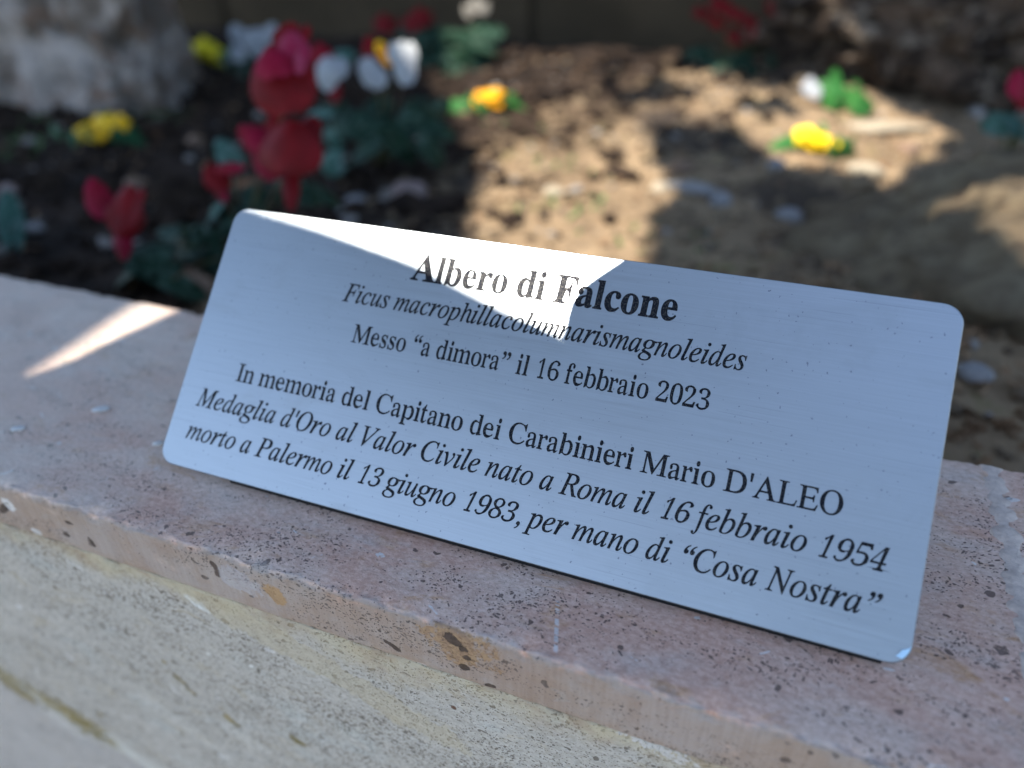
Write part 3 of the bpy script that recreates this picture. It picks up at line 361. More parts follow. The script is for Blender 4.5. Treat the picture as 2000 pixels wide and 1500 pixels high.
r2500|35 12 35 90 159 227 215 283 256 333 287 380 308 430 320 473 325 520 319 566 304 607 286 619 257 626 223 628 179 624 146 614 130 590 119 532 133 472 83 478 51 494 39 510 31 523 30 554 38 582 60 606 88 631 120 652 164 665 223 676 284 665 329 651 362 627 396 598 416 570 422 525 419 492 411 467 397 437 376 403 345 365 304 320 185 204 88 97 325 92 361 96 387 109 400 132 408 163 415 186 470 186 435 12
i2500|-22 12 0 90 161 227 231 283 286 333 329 380 364 430 387 473 405 520 412 566 408 607 393 619 366 626 333 628 287 624 251 614 229 590 202 532 200 472 152 478 125 494 117 510 113 523 120 554 135 582 163 606 199 631 236 652 283 665 346 676 403 665 444 651 471 627 497 598 509 570 504 525 492 492 477 467 455 437 424 403 384 365 330 320 180 204 54 97 290 92 327 96 356 109 376 132 392 163 405 186 460 186 379 12
r3500|230 -3 169 3 125 18 94 37 72 60 43 79 31 103 30 125 35 134 45 146 71 160 101 165 100 140 105 102 119 75 145 61 180 52 223 50 264 52 304 60 336 74 354 103 366 147 371 195 366 228 355 267 334 295 295 314 246 321 192 323 162 323 162 371 196 371 243 374 281 381 310 403 329 435 342 476 346 514 342 560 326 604 309 618 277 626 239 628 191 624 161 612 147 585 139 548 139 514 153 489 100 494 69 510 57 525 50 535 49 561 57 589 79 610 107 634 139 654 183 666 244 676 303 665 348 651 383 629 416 600 438 567 445 528 441 488 429 461 407 433 380 407 343 386 289 358 346 337 379 322 408 300 440 271 456 250 466 228 470 194 464 141 446 105 417 74 388 46 355 26 318 13 280 2
i3500|169 -3 109 3 70 18 44 37 28 60 5 79 -1 103 4 125 11 134 24 146 54 160 86 165 78 140 73 102 79 75 102 61 134 52 177 50 218 52 260 60 296 74 322 103 346 147 363 195 368 228 367 267 353 295 320 314 273 321 219 323 189 323 202 371 236 371 283 374 324 381 359 403 387 435 410 476 425 514 433 560 429 604 416 618 386 626 349 628 299 624 266 612 245 585 227 548 218 514 226 489 174 494 146 510 139 525 135 535 141 561 156 589 184 610 218 634 256 654 303 666 366 676 422 665 464 651 493 629 518 600 531 567 528 528 513 488 493 461 464 433 430 407 387 386 326 358 377 337 406 322 429 300 453 271 464 250 468 228 462 194 443 141 415 105 376 74 340 46 303 26 261 13 221 2
r4500|185 4 185 47 182 47 221 50 258 57 277 67 279 94 281 120 288 191 30 185 30 238 280 676 372 676 364 231 461 237 461 185 364 191 371 120 372 94 374 67 393 57 431 50 470 47 453 47 453 4|62 238 288 231 281 411 282 503 273 608 249 574 227 533 204 494 189 467
i4500|126 4 138 47 135 47 174 50 214 57 236 67 245 94 254 120 279 191 20 185 34 238 403 676 495 676 367 231 465 237 451 185 356 191 343 120 338 94 333 67 349 57 385 50 423 47 405 47 394 4|67 238 290 231 332 411 358 503 377 608 344 574 311 533 278 494 255 467
r5500|229 -2 166 3 123 19 95 38 72 61 41 81 30 107 31 132 43 145 68 157 100 162 100 146 103 113 113 84 132 66 166 55 214 51 258 54 299 62 330 79 349 112 362 159 367 212 363 256 351 300 333 331 299 348 253 358 201 360 165 358 133 354 87 349 72 355 105 676 428 676 464 524 408 524 401 545 397 568 391 584 377 591 351 594 133 594 116 399 153 404 175 408 234 411 300 400 353 383 395 355 435 317 461 275 470 212 464 154 446 115 415 81 381 51 348 29 310 14 272 3
i5500|169 -2 107 3 69 19 45 38 29 61 3 81 -1 107 7 132 22 145 51 157 84 162 80 146 74 113 76 84 90 66 121 55 168 51 212 54 256 62 291 79 319 112 345 159 365 212 372 256 372 300 362 331 333 348 289 358 238 360 202 358 168 354 121 349 108 355 227 676 550 676 546 524 490 524 488 545 490 568 489 584 476 591 452 594 233 594 163 399 202 404 225 408 285 411 348 400 397 383 431 355 460 317 475 275 467 212 446 154 417 115 376 81 335 51 296 29 254 14 213 3
r6500|259 -3 216 5 184 17 153 37 120 64 84 96 60 137 43 182 34 242 30 310 34 386 45 456 65 512 95 563 138 606 193 641 223 657 254 672 297 676 352 666 385 655 407 638 427 618 450 602 457 577 453 555 439 538 424 526 395 518 356 516 365 532 367 560 363 593 352 615 329 626 288 630 238 624 202 605 175 569 153 512 136 451 132 365 195 384 219 396 246 404 291 405 340 395 374 377 407 349 444 314 464 274 470 217 464 154 446 107 409 65 364 30 321 9|262 47 300 51 329 60 345 81 359 119 368 159 371 208 368 254 360 297 347 329 328 347 295 356 253 359 212 355 173 345 142 331 126 316 131 227 143 162 162 106 184 69 216 52
i6500|198 -3 157 5 129 17 103 37 77 64 50 96 37 137 32 182 39 242 54 310 78 386 108 456 143 512 188 563 241 606 306 641 340 657 376 672 419 676 471 666 501 655 519 638 534 618 552 602 553 577 543 555 524 538 506 526 475 518 435 516 449 532 458 560 463 593 458 615 438 626 398 630 347 624 306 605 269 569 231 512 198 451 170 365 239 384 266 396 295 404 340 405 387 395 416 377 441 349 469 314 478 274 469 217 446 154 415 107 366 65 312 30 264 9|215 47 254 51 285 60 307 81 331 119 351 159 367 208 377 254 380 297 376 329 361 347 331 356 290 359 248 355 206 345 171 331 152 316 133 227 127 162 131 106 143 69 170 52
r7500|155 0 412 586 150 588 115 583 98 565 92 528 86 492 30 492 65 668 470 676 470 634 224 12
i7500|95 0 510 586 249 588 212 583 190 565 174 528 159 492 103 492 185 668 593 676 581 634 168 12
r8500|245 -5 198 0 162 13 131 27 107 45 78 67 56 89 36 123 30 171 34 209 47 234 69 258 120 295 182 339 130 386 93 424 72 449 59 474 54 509 58 552 74 584 93 605 122 626 144 644 173 658 208 671 256 676 311 664 351 648 380 622 419 591 438 561 444 516 440 481 429 460 411 438 373 406 301 364 360 325 396 296 425 268 446 240 464 214 470 178 464 123 442 87 399 52 360 24 309 4|273 384 319 406 341 435 354 476 359 518 356 544 349 576 337 602 319 617 289 627 250 630 214 627 185 619 168 604 152 562 146 521 148 490 156 457 169 433 202 408|249 40 291 44 324 52 350 67 365 93 375 129 379 162 377 191 368 225 352 250 305 281 216 313 167 290 142 258 124 213 119 167 123 133 133 96 148 68 173 53 208 43
i8500|183 -5 138 0 106 13 79 27 59 45 36 67 20 89 10 123 16 171 31 209 51 234 79 258 140 295 214 339 175 386 148 424 133 449 127 474 131 509 147 552 172 584 197 605 231 626 258 644 290 658 329 671 379 676 431 664 466 648 488 622 519 591 530 561 523 516 510 481 493 460 469 438 422 406 339 364 388 325 416 296 437 268 451 240 461 214 458 178 438 123 405 87 353 52 306 24 250 4|316 384 368 406 398 435 423 476 439 518 443 544 444 576 439 602 426 617 399 627 360 630 324 627 292 619 271 604 244 562 227 521 221 490 219 457 226 433 252 408|200 40 243 44 278 52 308 67 330 93 350 129 362 162 368 191 369 225 359 250 321 281 241 313 185 290 151 258 122 213 104 167 99 133 99 96 107 68 127 53 159 43
r9500|202 -4 152 2 124 18 103 36 83 56 49 71 40 97 39 114 48 121 62 132 84 139 100 103 119 69 139 56 169 48 207 44 271 54 313 83 343 143 365 225 367 335 294 303 271 283 249 270 206 269 157 277 126 293 94 321 58 356 37 396 30 455 33 498 42 538 57 566 79 595 114 621 139 642 168 658 197 670 240 676 284 670 315 656 346 638 376 612 418 580 443 540 460 496 470 435 469 366 469 291 458 220 439 163 409 110 381 80 341 53 313 31 282 15 249 1|250 321 298 327 340 340 364 360 375 390 370 464 359 522 342 573 321 605 290 620 246 626 205 622 173 612 156 588 142 548 133 509 129 460 133 412 145 368 162 337 199 324
i9500|141 -4 93 2 68 18 53 36 38 56 9 71 6 97 10 114 20 121 38 132 62 139 68 103 78 69 94 56 121 48 159 44 226 54 276 83 322 143 366 225 397 335 316 303 287 283 261 270 219 269 172 277 145 293 121 321 94 356 84 396 93 455 108 498 127 538 149 566 180 595 222 621 253 642 286 658 318 670 363 676 405 670 432 656 459 638 481 612 515 580 529 540 534 496 528 435 507 366 487 291 458 220 423 163 378 110 343 80 296 53 262 31 226 15 189 1|277 321 327 327 372 340 401 360 420 390 436 464 440 522 437 573 424 605 398 620 355 626 313 622 279 612 255 588 230 548 210 509 194 460 185 412 184 368 193 337 226 324
r”444|108 546 60 577 53 621 76 661 120 674 168 656 191 610 189 552 163 483 114 428 64 403 56 419 106 460 133 504 138 538|303 546 255 577 248 621 271 661 315 674 363 656 386 610 384 552 358 483 309 428 259 403 251 419 301 460 328 504 333 538
r“444|141 548 189 517 196 473 173 433 130 420 81 439 58 485 61 542 86 611 135 666 185 692 193 675 143 634 116 590 111 556|336 548 384 517 391 473 368 433 325 420 276 439 253 485 256 542 281 611 330 666 380 692 388 675 338 634 311 590 306 556
r,250|115 -10 73 17 67 55 87 90 125 101 167 85 187 45 185 -5 163 -65 120 -113 77 -135 70 -121 113 -85 137 -47 141 -17
r'190|64 431 112 431 130 640 122 676 54 676 46 640
i”440|186 546 146 577 151 621 184 661 232 674 275 656 286 610 268 552 224 483 159 428 103 403 99 419 160 460 199 504 213 538|381 546 341 577 346 621 379 661 427 674 470 656 481 610 463 552 419 483 354 428 298 403 294 419 355 460 394 504 408 538
i“440|219 548 259 517 254 473 220 433 173 420 130 439 119 485 137 542 181 611 245 666 302 692 305 675 245 634 205 590 191 556|414 548 454 517 449 473 415 433 368 420 325 439 314 485 332 542 376 611 440 666 497 692 500 675 440 634 400 590 386 556
i,250|112 -10 77 17 81 55 111 90 152 101 189 85 199 45 183 -5 145 -65 89 -113 40 -135 37 -121 90 -85 124 -47 136 -17
i'170|90 431 138 431 212 640 214 676 146 676 128 640
"""

# ---------------------------------------------------------------- soil
FX = lambda x, y: max(0, min(1, (x + .30 - .25 * (y - .4)) / .35))     # 0 dark potting soil on the left, 1 sandy earth
def soil_h(x, y):
    h = -.103 + .022 * nz(x, y, 0, 3.2, 3) + .010 * nz(x, y, 3, 14, 3) + .005 * nz(x, y, 9, 60, 2)
    h += .022 * math.exp(-((x - .02) ** 2 + (y - 1.02) ** 2) / .10)
    h += .035 * math.exp(-((x - .33) ** 2 / .02 + (y - .33) ** 2 / .03))
    return h
xs = np.concatenate([np.arange(-2.6, -1.0, .03), np.arange(-1.0, .8, .0075), np.arange(.8, 1.6, .03)])
ys = np.concatenate([np.arange(.1022, 1.0, .0075), np.arange(1.0, 2.0, .02)])
V = [(x, y, soil_h(x, y)) for y in ys for x in xs]
def soil_mat():
    m = M('garden_soil', .95, .15)
    X, Y, Z = m.sep(m.obj())
    v = m.obj()
    side = m.math('ADD', m.math('MULTIPLY_ADD', Y, -.25, .10), X)
    side = m.math('ADD', side, m.math('MULTIPLY_ADD', m.noise(v, 6, 4, .6), .5, -.25))
    sm_ = m.sm(side, -.32, -.06)
    dk = m.mix(m.sm(m.noise(v, 22, 5, .65), .4, .62), (.013, .009, .007), (.050, .034, .025))
    sd_ = m.mix(m.sm(m.noise(v, 9, 6, .65), .42, .60), (.235, .165, .10), (.31, .222, .135))
    sd_ = m.mix(m.sm(m.noise(m.obj(loc=(3, 3, 3)), 28, 5, .7), .54, .70), sd_, (.11, .08, .055))
    moss = m.sm(m.noise(m.obj(loc=(7, 3, 3)), 13, 5, .7), .57, .68)
    sd_ = m.mix(m.math('MULTIPLY', moss, .6), sd_, (.15, .15, .045))
    cc = m.mix(sm_, dk, sd_)
    wob = m.math('MULTIPLY_ADD', m.noise(m.obj(loc=(2, 9, 1)), 30, 5, .7), .10, -.05)
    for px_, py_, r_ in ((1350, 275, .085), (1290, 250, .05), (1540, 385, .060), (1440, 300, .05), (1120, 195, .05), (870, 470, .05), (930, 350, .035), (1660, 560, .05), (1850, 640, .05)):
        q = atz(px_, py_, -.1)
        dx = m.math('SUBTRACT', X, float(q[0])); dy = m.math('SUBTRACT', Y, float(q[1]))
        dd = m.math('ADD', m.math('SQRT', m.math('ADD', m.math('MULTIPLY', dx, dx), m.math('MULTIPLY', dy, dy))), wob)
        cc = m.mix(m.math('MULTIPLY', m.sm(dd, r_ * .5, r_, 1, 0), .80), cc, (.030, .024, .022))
    m.col(cc)
    m.bump(m.noise(v, 160, 6, .7), .004, 1)
    return m.m
mat_soil = soil_mat()
soil = mesh('soil', V, grid_faces(len(ys), len(xs)), mat_soil)
tag(soil, kind='structure')
pav = simple('paving', (.12, .11, .10), .9, .2, (.16, .15, .13), 3)
pg = mesh('paving', [(-20, -20, -.47), (20, -20, -.47), (20, -.06, -.47), (-20, -.06, -.47)], [(0, 1, 2, 3)], pav); tag(pg, kind='structure')
gnd = mesh('ground', [(-60, -60, -.60), (60, -60, -.60), (60, 60, -.60), (-60, 60, -.60)], [(0, 1, 2, 3)], simple('far_earth', (.14, .12, .08), .95, .2, (.20, .17, .11), 1)); tag(gnd, kind='structure')

# ---------------------------------------------------------------- low planter wall with the coping
wall = empty('planter_wall', (0, 0, -.47)); tag(wall, 'low travertine planter wall with pink coping and cream facing that carries the plaque', 'wall')
def under(root, *os):
    for o in os:
        o.parent = root; o.matrix_parent_inverse = Matrix.Translation(-Vector(root.location))
    return os[0]
def slab(name, x0, x1, prof, mat, amp=.0006, step=.0016, seed=0):
    """prof: list of (y, z, ny, nz, k) - outline of the cross-section, pushed along its normal by noise times k."""
    n = max(2, int((x1 - x0) / step)); V = []
    for i in range(n + 1):
        x = x0 + (x1 - x0) * i / n
        e = min(i, n - i) * step
        for (y, z, a, b, k) in prof:
            d = amp * k * (nz(x + seed, y * 2, z * 2, 240, 3) - .25) + amp * 1.2 * min(k, 1) * nz(x + seed, y, z, 40, 2)
            chip = noise.noise((x * 95 + seed, y * 30, z * 30))
            if k > 1 and chip > .34: d -= (chip - .34) * .008 * min(1, (k - 1))
            V.append((x, y + a * d, z + b * d))
    F = grid_faces(n + 1, len(prof), True)
    m_ = len(prof)
    F.append(tuple(range(m_))[::-1]); F.append(tuple(n * m_ + j for j in range(m_)))
    return mesh(name, V, F, mat)
def arc(cy, cz, r, a0, a1, n, k):
    return [(cy + r * math.cos(a), cz + r * math.sin(a), math.cos(a), math.sin(a), k) for a in np.linspace(math.radians(a0), math.radians(a1), n)]
R = .0022
prof = []
prof += [(YF, z, -1, 0, .8) for z in np.linspace(-TH + .0014, -R - .0012, 9)]
prof += arc(YF + R, -R, R, 180, 90, 6, 2.2)
prof += [(y, 0, 0, 1, .25) for y in np.linspace(YF + .004, YB - .004, 26)]
prof += arc(YB - .0015, -.0015, .0015, 90, 0, 4, 1.8)
prof += [(YB, -TH, 1, 0, .2), (YF + .0006, -TH, -1, 0, .6)]
JX = .2815
for i, (a, b) in enumerate([(-.93, -.332), (-.330, JX - .0005), (JX + .0025, .88)]):
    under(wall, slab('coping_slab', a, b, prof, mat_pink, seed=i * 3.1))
fz1 = -TH - .0001
prof = [(YF + .0004, z, -1, 0, .7) for z in np.linspace(-.32, fz1 - .002, 40)]
prof += arc(YF + .0014, fz1 - .001, .0010, 180, 90, 3, 1.6) + [(.0, fz1, 0, 1, 0), (.0, -.32, 0, -1, 0)]
for i, (a, b) in enumerate([(-.93, -.410), (-.408, .330), (.333, .88)]):
    under(wall, slab('facing_slab', a, b, prof, mat_cream, seed=20 + i * 3.1))
def box(name, x0, x1, y0, y1, z0, z1, mat, parent=None):
    V = [(x, y, z) for x in (x0, x1) for y in (y0, y1) for z in (z0, z1)]
    return mesh(name, V, [(0, 1, 3, 2), (4, 6, 7, 5), (0, 4, 5, 1), (2, 3, 7, 6), (0, 2, 6, 4), (1, 5, 7, 3)], mat, parent, False)
under(wall, box('wall_core', -.93, .88, .0004, YB - .012, -.47, -TH - .0006, mat_mortar))
under(wall, box('base_course', -.93, .88, YF + .002, -.0002, -.47, -.3215, mat_cream))
# mortar squeezed along the coping joint, rough and uneven
def bead(name, pts, r, mat, seed=0, n=8):
    V = []
    for i, p in enumerate(pts):
        p = Vector(p); t = (Vector(pts[min(i + 1, len(pts) - 1)]) - Vector(pts[max(i - 1, 0)])).normalized()
        u = t.orthogonal().normalized(); w = t.cross(u)
        rr = r * (1 + .9 * nz(i * .3, seed, 0, 1, 2))
        for k in range(n):
            a = 2 * math.pi * k / n
            V.append(p + (u * math.cos(a) + w * math.sin(a)) * rr)
    return mesh(name, V, grid_faces(len(pts), n, True), mat)
b1 = bead('mortar_joint', [(JX + .001 + .0012 * nz(y, 1, 1, 60, 2), y, -.0008) for y in np.arange(YF + .001, YB, .0015)], .0045, mat_mortar, 1)
for v in b1.data.vertices: v.co.z = -.0008 + (v.co.z + .0008) * .28 + .0006 * nz(v.co.x, v.co.y, 0, 300, 2)
b2 = bead('mortar_joint', [(x, YF + .0018, -TH + .0002) for x in np.arange(-.9, .88, .0025)], .0008, mat_mortar, 4)
under(wall, b1, b2)

# ---------------------------------------------------------------- the plaque
LEAN = math.radians(45)
PW, PH, PT, PR = .25, .10, .0016, .0058
plq = empty('memorial_plaque', (0, 0, PZ), (LEAN, 0, 0))
plq.rotation_euler = (math.radians(45), 0, 0)
tag(plq, 'brushed metal memorial plaque with black Italian inscription leaning on the pink stone coping', 'plaque')
# local frame: x along the wall, y up the plate, z out of its face
out = []
for (cx, cy, a0) in ((PW - PR, PR, -90), (PW - PR, PH - PR, 0), (PR, PH - PR, 90), (PR, PR, 180)):
    for k in range(9):
        a = math.radians(a0 + 90 * k / 8); out.append((cx + PR * math.cos(a), cy + PR * math.sin(a)))
N = len(out); cxy = (PW / 2, PH / 2)
def ring(s, z):
    return [(x + (cxy[0] - x) / abs(cxy[0] - x + 1e-9) * 0 + (cxy[0] - x) * s / .12, y + (cxy[1] - y) * s / .05, z) for x, y in out]
Vp = ring(0, -PT) + ring(0, -.00025) + ring(.00025, 0)
F = grid_faces(3, N, True)
F = [tuple(f) for f in F]
body = mesh('plate_edge', Vp, F + [tuple(range(N))[::-1]], mat_edge, plq, False)
face = mesh('plate_face', ring(.00025, 0.0), [tuple(range(N))], mat_metal, plq, False)
# small lifted flap at the lower right corner
fl = []
for k in range(9):
    a = math.radians(-90 + 90 * k / 8); fl.append((PW - PR + (PR - .0004) * math.cos(a), PR + (PR - .0004) * math.sin(a), .00008))
mid = [(PW - .0008, .0050, .0001), (PW - .0024, .0042, .0004), (PW - .0036, .0022, .0001)]
mesh('bent_corner', fl[4:] + mid, [tuple(range(len(fl) - 4 + 3))], mat_film, plq, True)
# folded strut that carries the plate from behind, resting on the coping
mesh('strut', [(x, y, z) for x in (.095, .155) for (y, z) in ((.062, -PT), (.0635, -PT), (.0420, -.0446), (.0432, -.0434))],
     [(0, 1, 3, 2), (4, 6, 7, 5), (0, 4, 5, 1), (2, 3, 7, 6), (0, 2, 6, 4), (1, 5, 7, 3)], mat_edge, plq, False)

_fs = box('contact_shadow_strip', .030, .2440, .0018, .0060, .0004, .0044, simple('contact_shadow_black', (.012, .012, .013), .9, .2))  # dark strip added under the lower edge, painting in its contact shadow
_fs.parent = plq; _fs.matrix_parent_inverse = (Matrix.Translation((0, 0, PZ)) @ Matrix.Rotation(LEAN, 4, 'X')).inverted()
GL = {}
for ln in GLYPHS.strip('\n').split('\n'):
    hd, *cs = ln.split('|')
    key, adv = hd[:2], int(hd[2:])
    GL[key] = ([[tuple(map(int, (q[i], q[i + 1]))) for i in range(0, len(q), 2)] for q in (c.split(' ') for c in cs)], adv)
_gm = {}
def glyph(key):
    if key not in _gm:
        c = bpy.data.curves.new('outline', 'CURVE'); c.dimensions = '2D'; c.fill_mode = 'BOTH'; c.offset = .012 if key[0] == 'b' else .009
        for C in GL[key][0]:
            sp = c.splines.new('POLY'); sp.points.add(len(C) - 1); sp.use_cyclic_u = True
            for p, q in zip(sp.points, C): p.co = (q[0] / 1000, q[1] / 1000, 0, 1)
        o = bpy.data.objects.new('outline', c); me = o.to_mesh()
        _gm[key] = ([tuple(v.co)[:2] for v in me.vertices], [tuple(p.vertices) for p in me.polygons])
        o.to_mesh_clear(); bpy.data.objects.remove(o); bpy.data.curves.remove(c)
    return _gm[key]
def line(text, st, xl, xr, base, em, label):
    """set one line of lettering between xl and xr on the plate (mm), letters of height em (mm)"""
    pen = 0; items = []
    for ch in text:
        if ch == ' ': pen += 250; continue
        items.append((pen, st + ch)); pen += GL[st + ch][1]
    lo = min(p[0] for C in GL[items[0][1]][0] for p in C if True) + items[0][0]
    hi = max(p[0] for C in GL[items[-1][1]][0] for p in C) + items[-1][0]
    sx = (xr - xl) / (hi - lo)
    V, F = [], []
    for pen, key in items:
        gv, gf = glyph(key); o = len(V)
        V += [((xl + (x * 1000 + pen - lo) * sx) / 1000, (base + y * em) / 1000, .00004) for x, y in gv]
        F += [tuple(i + o for i in f) for f in gf]
    o = mesh('inscription_line', V, F, mat_ink, plq, False); o['label'] = label
    print(text, 'condense', sx * 1000 / em)
line('Albero di Falcone', 'b', 79.9, 171.9, 82.5, 13.9, 'bold black top line of the inscription')
line('Ficus macrophillacolumnarismagnoleides', 'i', 56.0, 195.0, 70.75, 9.7, 'second line of the inscription in one long italic name')
line('Messo \u201ca dimora\u201d il 16 febbraio 2023', 'r', 64.0, 187.0, 56.8, 9.8, 'third line of the inscription in upright letters')
line("In memoria del Capitano dei Carabinieri Mario D'ALEO", 'r', 22.3, 227.7, 34.7, 9.8, 'fourth line of the inscription ending in capitals')
line("Medaglia d'Oro al Valor Civile nato a Roma il 16 febbraio 1954", 'i', 8.6, 240.9, 22.7, 9.8, 'fifth line of the inscription in italics')
line('morto a Palermo il 13 giugno 1983, per mano di \u201cCosa Nostra\u201d', 'i', 8.6, 241.2, 10.4, 9.8, 'bottom line of the inscription in italics')

# ---------------------------------------------------------------- boulders and stones
import bmesh
def ico(sub):
    bm = bmesh.new(); bmesh.ops.create_icosphere(bm, subdivisions=sub, radius=1)
    V = [tuple(v.co) for v in bm.verts]; F = [tuple(v.index for v in f.verts) for f in bm.faces]; bm.free(); return V, F
ICO = {k: ico(k) for k in (1, 2, 3, 5)}
def stone(name, loc, size, sub, mat, seed, rough=.22, fs=1.2, rot=0.0, flat=False, facets=0):
    V, F = ICO[sub]; out = []; rs = random.Random(seed)
    planes = [(Vector((rs.gauss(0, 1), rs.gauss(0, 1), rs.gauss(0, .8))).normalized(), rs.uniform(.62, .85)) for _ in range(facets)]
    for v in V:
        v = Vector(v); d = 1 + rough * nz(v.x + seed, v.y, v.z, fs, 5)
        p = v * d
        for n_, t in planes:
            e = p.dot(n_) - t
            if e > 0: p -= n_ * e * .85
        p += v * (rough * .22 * nz(v.x + seed, v.y, v.z, 5, 4))
        out.append((p.x * size[0], p.y * size[1], p.z * size[2]))
    o = mesh(name, out, F, mat, None, not flat); o.location = loc; o.rotation_euler = (0, 0, rot); return o
def rock_mat(name, a, b, c, s=1.0):
    m = M(name, .9, .2); v = m.obj()
    k = m.mix(m.sm(m.noise(v, 14 * s, 6, .65, .5), .40, .60), a, b)
    k = m.mix(m.sm(m.noise(m.obj(loc=(4, 4, 4)), 30 * s, 6, .7), .52, .66), k, c)
    m.col(k); m.bump(m.noise(v, 40 * s, 8, .75), .03, 1); return m.m
mat_sand = rock_mat('sandy_rock', (.40, .31, .195), (.27, .20, .125), (.19, .14, .095), 2)
sandy = stone('sandy_boulder', (.385, .50, -.10), (.165, .14, .115), 5, mat_sand, 21, .95, 1.5, .1, facets=7)
tag(sandy, 'smooth sandy boulder at the right edge with sun on its shoulder', 'boulder')
from mathutils.bvhtree import BVHTree
_me = sandy.data; _off = Matrix.Translation(sandy.location) @ Matrix.Rotation(.1, 4, 'Z')
_bvh = BVHTree.FromPolygons([_off @ v.co for v in _me.vertices], [tuple(p.vertices) for p in _me.polygons])
def on_rock(px, py):
    h = _bvh.ray_cast(Vector(CAM), Vector(ray(px, py)))
    return np.array(h[0]) if h[0] is not None else aty(px, py, .46)
def on_soil(px, py):
    x, y = atz(px, py, -.1)[:2]
    for _ in range(6):
        z = soil_h(x, y); q = atz(px, py, z); x, y = q[0], q[1]
    return x, y, soil_h(x, y)

# ---------------------------------------------------------------- unseen tree added to shape the sun patches
def tosun(p, z):                                   # follow the sunlight from p up to height z
    p = np.asarray(p, float); return (p + SUN * (z - p[2]) / SUN[2])[:2]
EU = np.array([0, math.cos(LEAN), math.sin(LEAN)]); NP = np.array([0, -math.sin(LEAN), math.cos(LEAN)])
def onplate(px, py):
    r = ray(px, py); c = CAM - np.array([0, 0, PZ]); return CAM + r * (-(c @ NP) / (r @ NP))
LP = [(480, 395), (520, 412), (620, 448), (700, 474), (804, 504), (895, 558), (1000, 607), (1070, 635), (1098, 643), (1107, 618), (1115, 590), (1140, 562), (1175, 534), (1212, 508), (1240, 480)]
LEDGEX = [(346, 606), (300, 627), (240, 653), (140, 703), (75, 730), (40, 724), (125, 664), (195, 614), (255, 572)]
LEDGE = [(346, 606), (300, 627), (240, 653), (140, 703), (75, 730), (145, 682), (215, 634), (275, 592)]
GARD = [(840, 160), (960, 105), (1200, 92), (1400, 128), (1500, 172), (1590, 170), (1640, 150), (1720, 200), (1850, 262), (1720, 365), (1680, 335), (1540, 322), (1440, 245), (1260, 235), (1265, 320), (1312, 372), (1252, 420), (1232, 560), (940, 540), (920, 440), (950, 340), (930, 300), (880, 200)]
ROCK = [(1845, 300), (1890, 225), (2300, 200), (2300, 760), (2100, 600), (1990, 475), (1925, 380), (1892, 310)]
lit3 = {'ledgex': [atz(*q, 0) for q in LEDGEX], 'plate': [onplate(*q) for q in LP], 'ledge': [atz(*q, 0) for q in LEDGE], 'gard': [np.array(on_soil(*q)) for q in GARD],
        'rock': [on_rock(*q) for q in ROCK]}
PX = [q for q in LP if q[1] < 640]
lit3['platex'] = [onplate(*q) for q in [(480, 395), (520, 412), (620, 440), (700, 468), (804, 504), (895, 552), (1000, 605), (1070, 634), (1110, 650), (1150, 650), (1230, 600), (1290, 520), (1300, 480)]]
def inpoly(P, pts):
    pts = np.atleast_2d(pts); P = np.asarray(P); c = np.zeros(len(pts), bool); j = len(P) - 1
    for i in range(len(P)):
        xi, yi = P[i]; xj, yj = P[j]
        k = ((yi > pts[:, 1]) != (yj > pts[:, 1])) & (pts[:, 0] < (xj - xi) * (pts[:, 1] - yi) / (yj - yi + 1e-12) + xi)
        c ^= k; j = i
    return c
LEAF = []
for k in range(12):
    a = 2 * math.pi * k / 12
    LEAF.append((.5 * math.cos(a), .21 * math.sin(a) * (1 - .25 * math.cos(a))))
LEAF = np.array(LEAF)
RIM = np.vstack([LEAF, LEAF * .55, [[0, 0]]])
rng = np.random.default_rng(5)
def dense(P, st):
    P = np.asarray(P); o = []
    for i in range(len(P)):
        a, b = P[i - 1], P[i]; n = max(1, int(np.linalg.norm(b - a) / st)); o += [a + (b - a) * t / n for t in range(n)]
    return np.array(o)
TV, TF = [], []
def cover(z, need, holes, sizes, cell, zj=.02):
    allp = np.vstack(need); x0, y0 = allp.min(0) - cell; x1, y1 = allp.max(0) + cell
    gx, gy = np.arange(x0, x1, cell), np.arange(y0, y1, cell)
    G = np.stack(np.meshgrid(gx, gy), -1).reshape(-1, 2)
    m = np.zeros(len(G), bool)
    for P in need: m |= inpoly(P, G)
    for P in holes: m &= ~inpoly(P, G)
    HD = np.vstack([dense(P, .004) for P in holes])
    G = G[m]; left = np.ones(len(G), bool); cnt = 0
    for P in made: left &= ~inpoly(P, G)
    for si, s in enumerate(sizes):
        order = rng.permutation(np.nonzero(left)[0])
        for i in order:
            if not left[i]: continue
            best = None
            for t in range(4 if si < len(sizes) - 1 else 8):
                a = rng.uniform(0, 2 * math.pi); R2 = np.array([[math.cos(a), -math.sin(a)], [math.sin(a), math.cos(a)]])
                o = G[i] + rng.normal(0, s * .12, 2)
                q = (RIM * s) @ R2.T + o
                if any(inpoly(P, q).any() for P in holes): continue
                lh = (HD - o) @ R2 / s
                if ((lh[:, 0] / .5) ** 2 + (lh[:, 1] / .25) ** 2 < 1).any(): continue
                best = (o, R2); break
            if best is None: continue
            o, R2 = best
            loc = (G - o) @ R2 / s
            left &= ~((loc[:, 0] / .48) ** 2 + (loc[:, 1] / .20) ** 2 < 1)
            dz = rng.uniform(-zj, zj); tl = rng.normal(0, .12, 2)
            b = len(TV)
            for (u, w) in LEAF * s:
                p = o + R2 @ np.array([u, w]); zz = dz + u * tl[0] + w * tl[1]
                TV.append((p[0] + SUN[0] * zz / SUN[2], p[1] + SUN[1] * zz / SUN[2], z + zz))
            TF.append(tuple(range(b, b + 12))); cnt += 1
    print('leaves', z, cnt, 'uncovered', int(left.sum()), len(G))
made = []
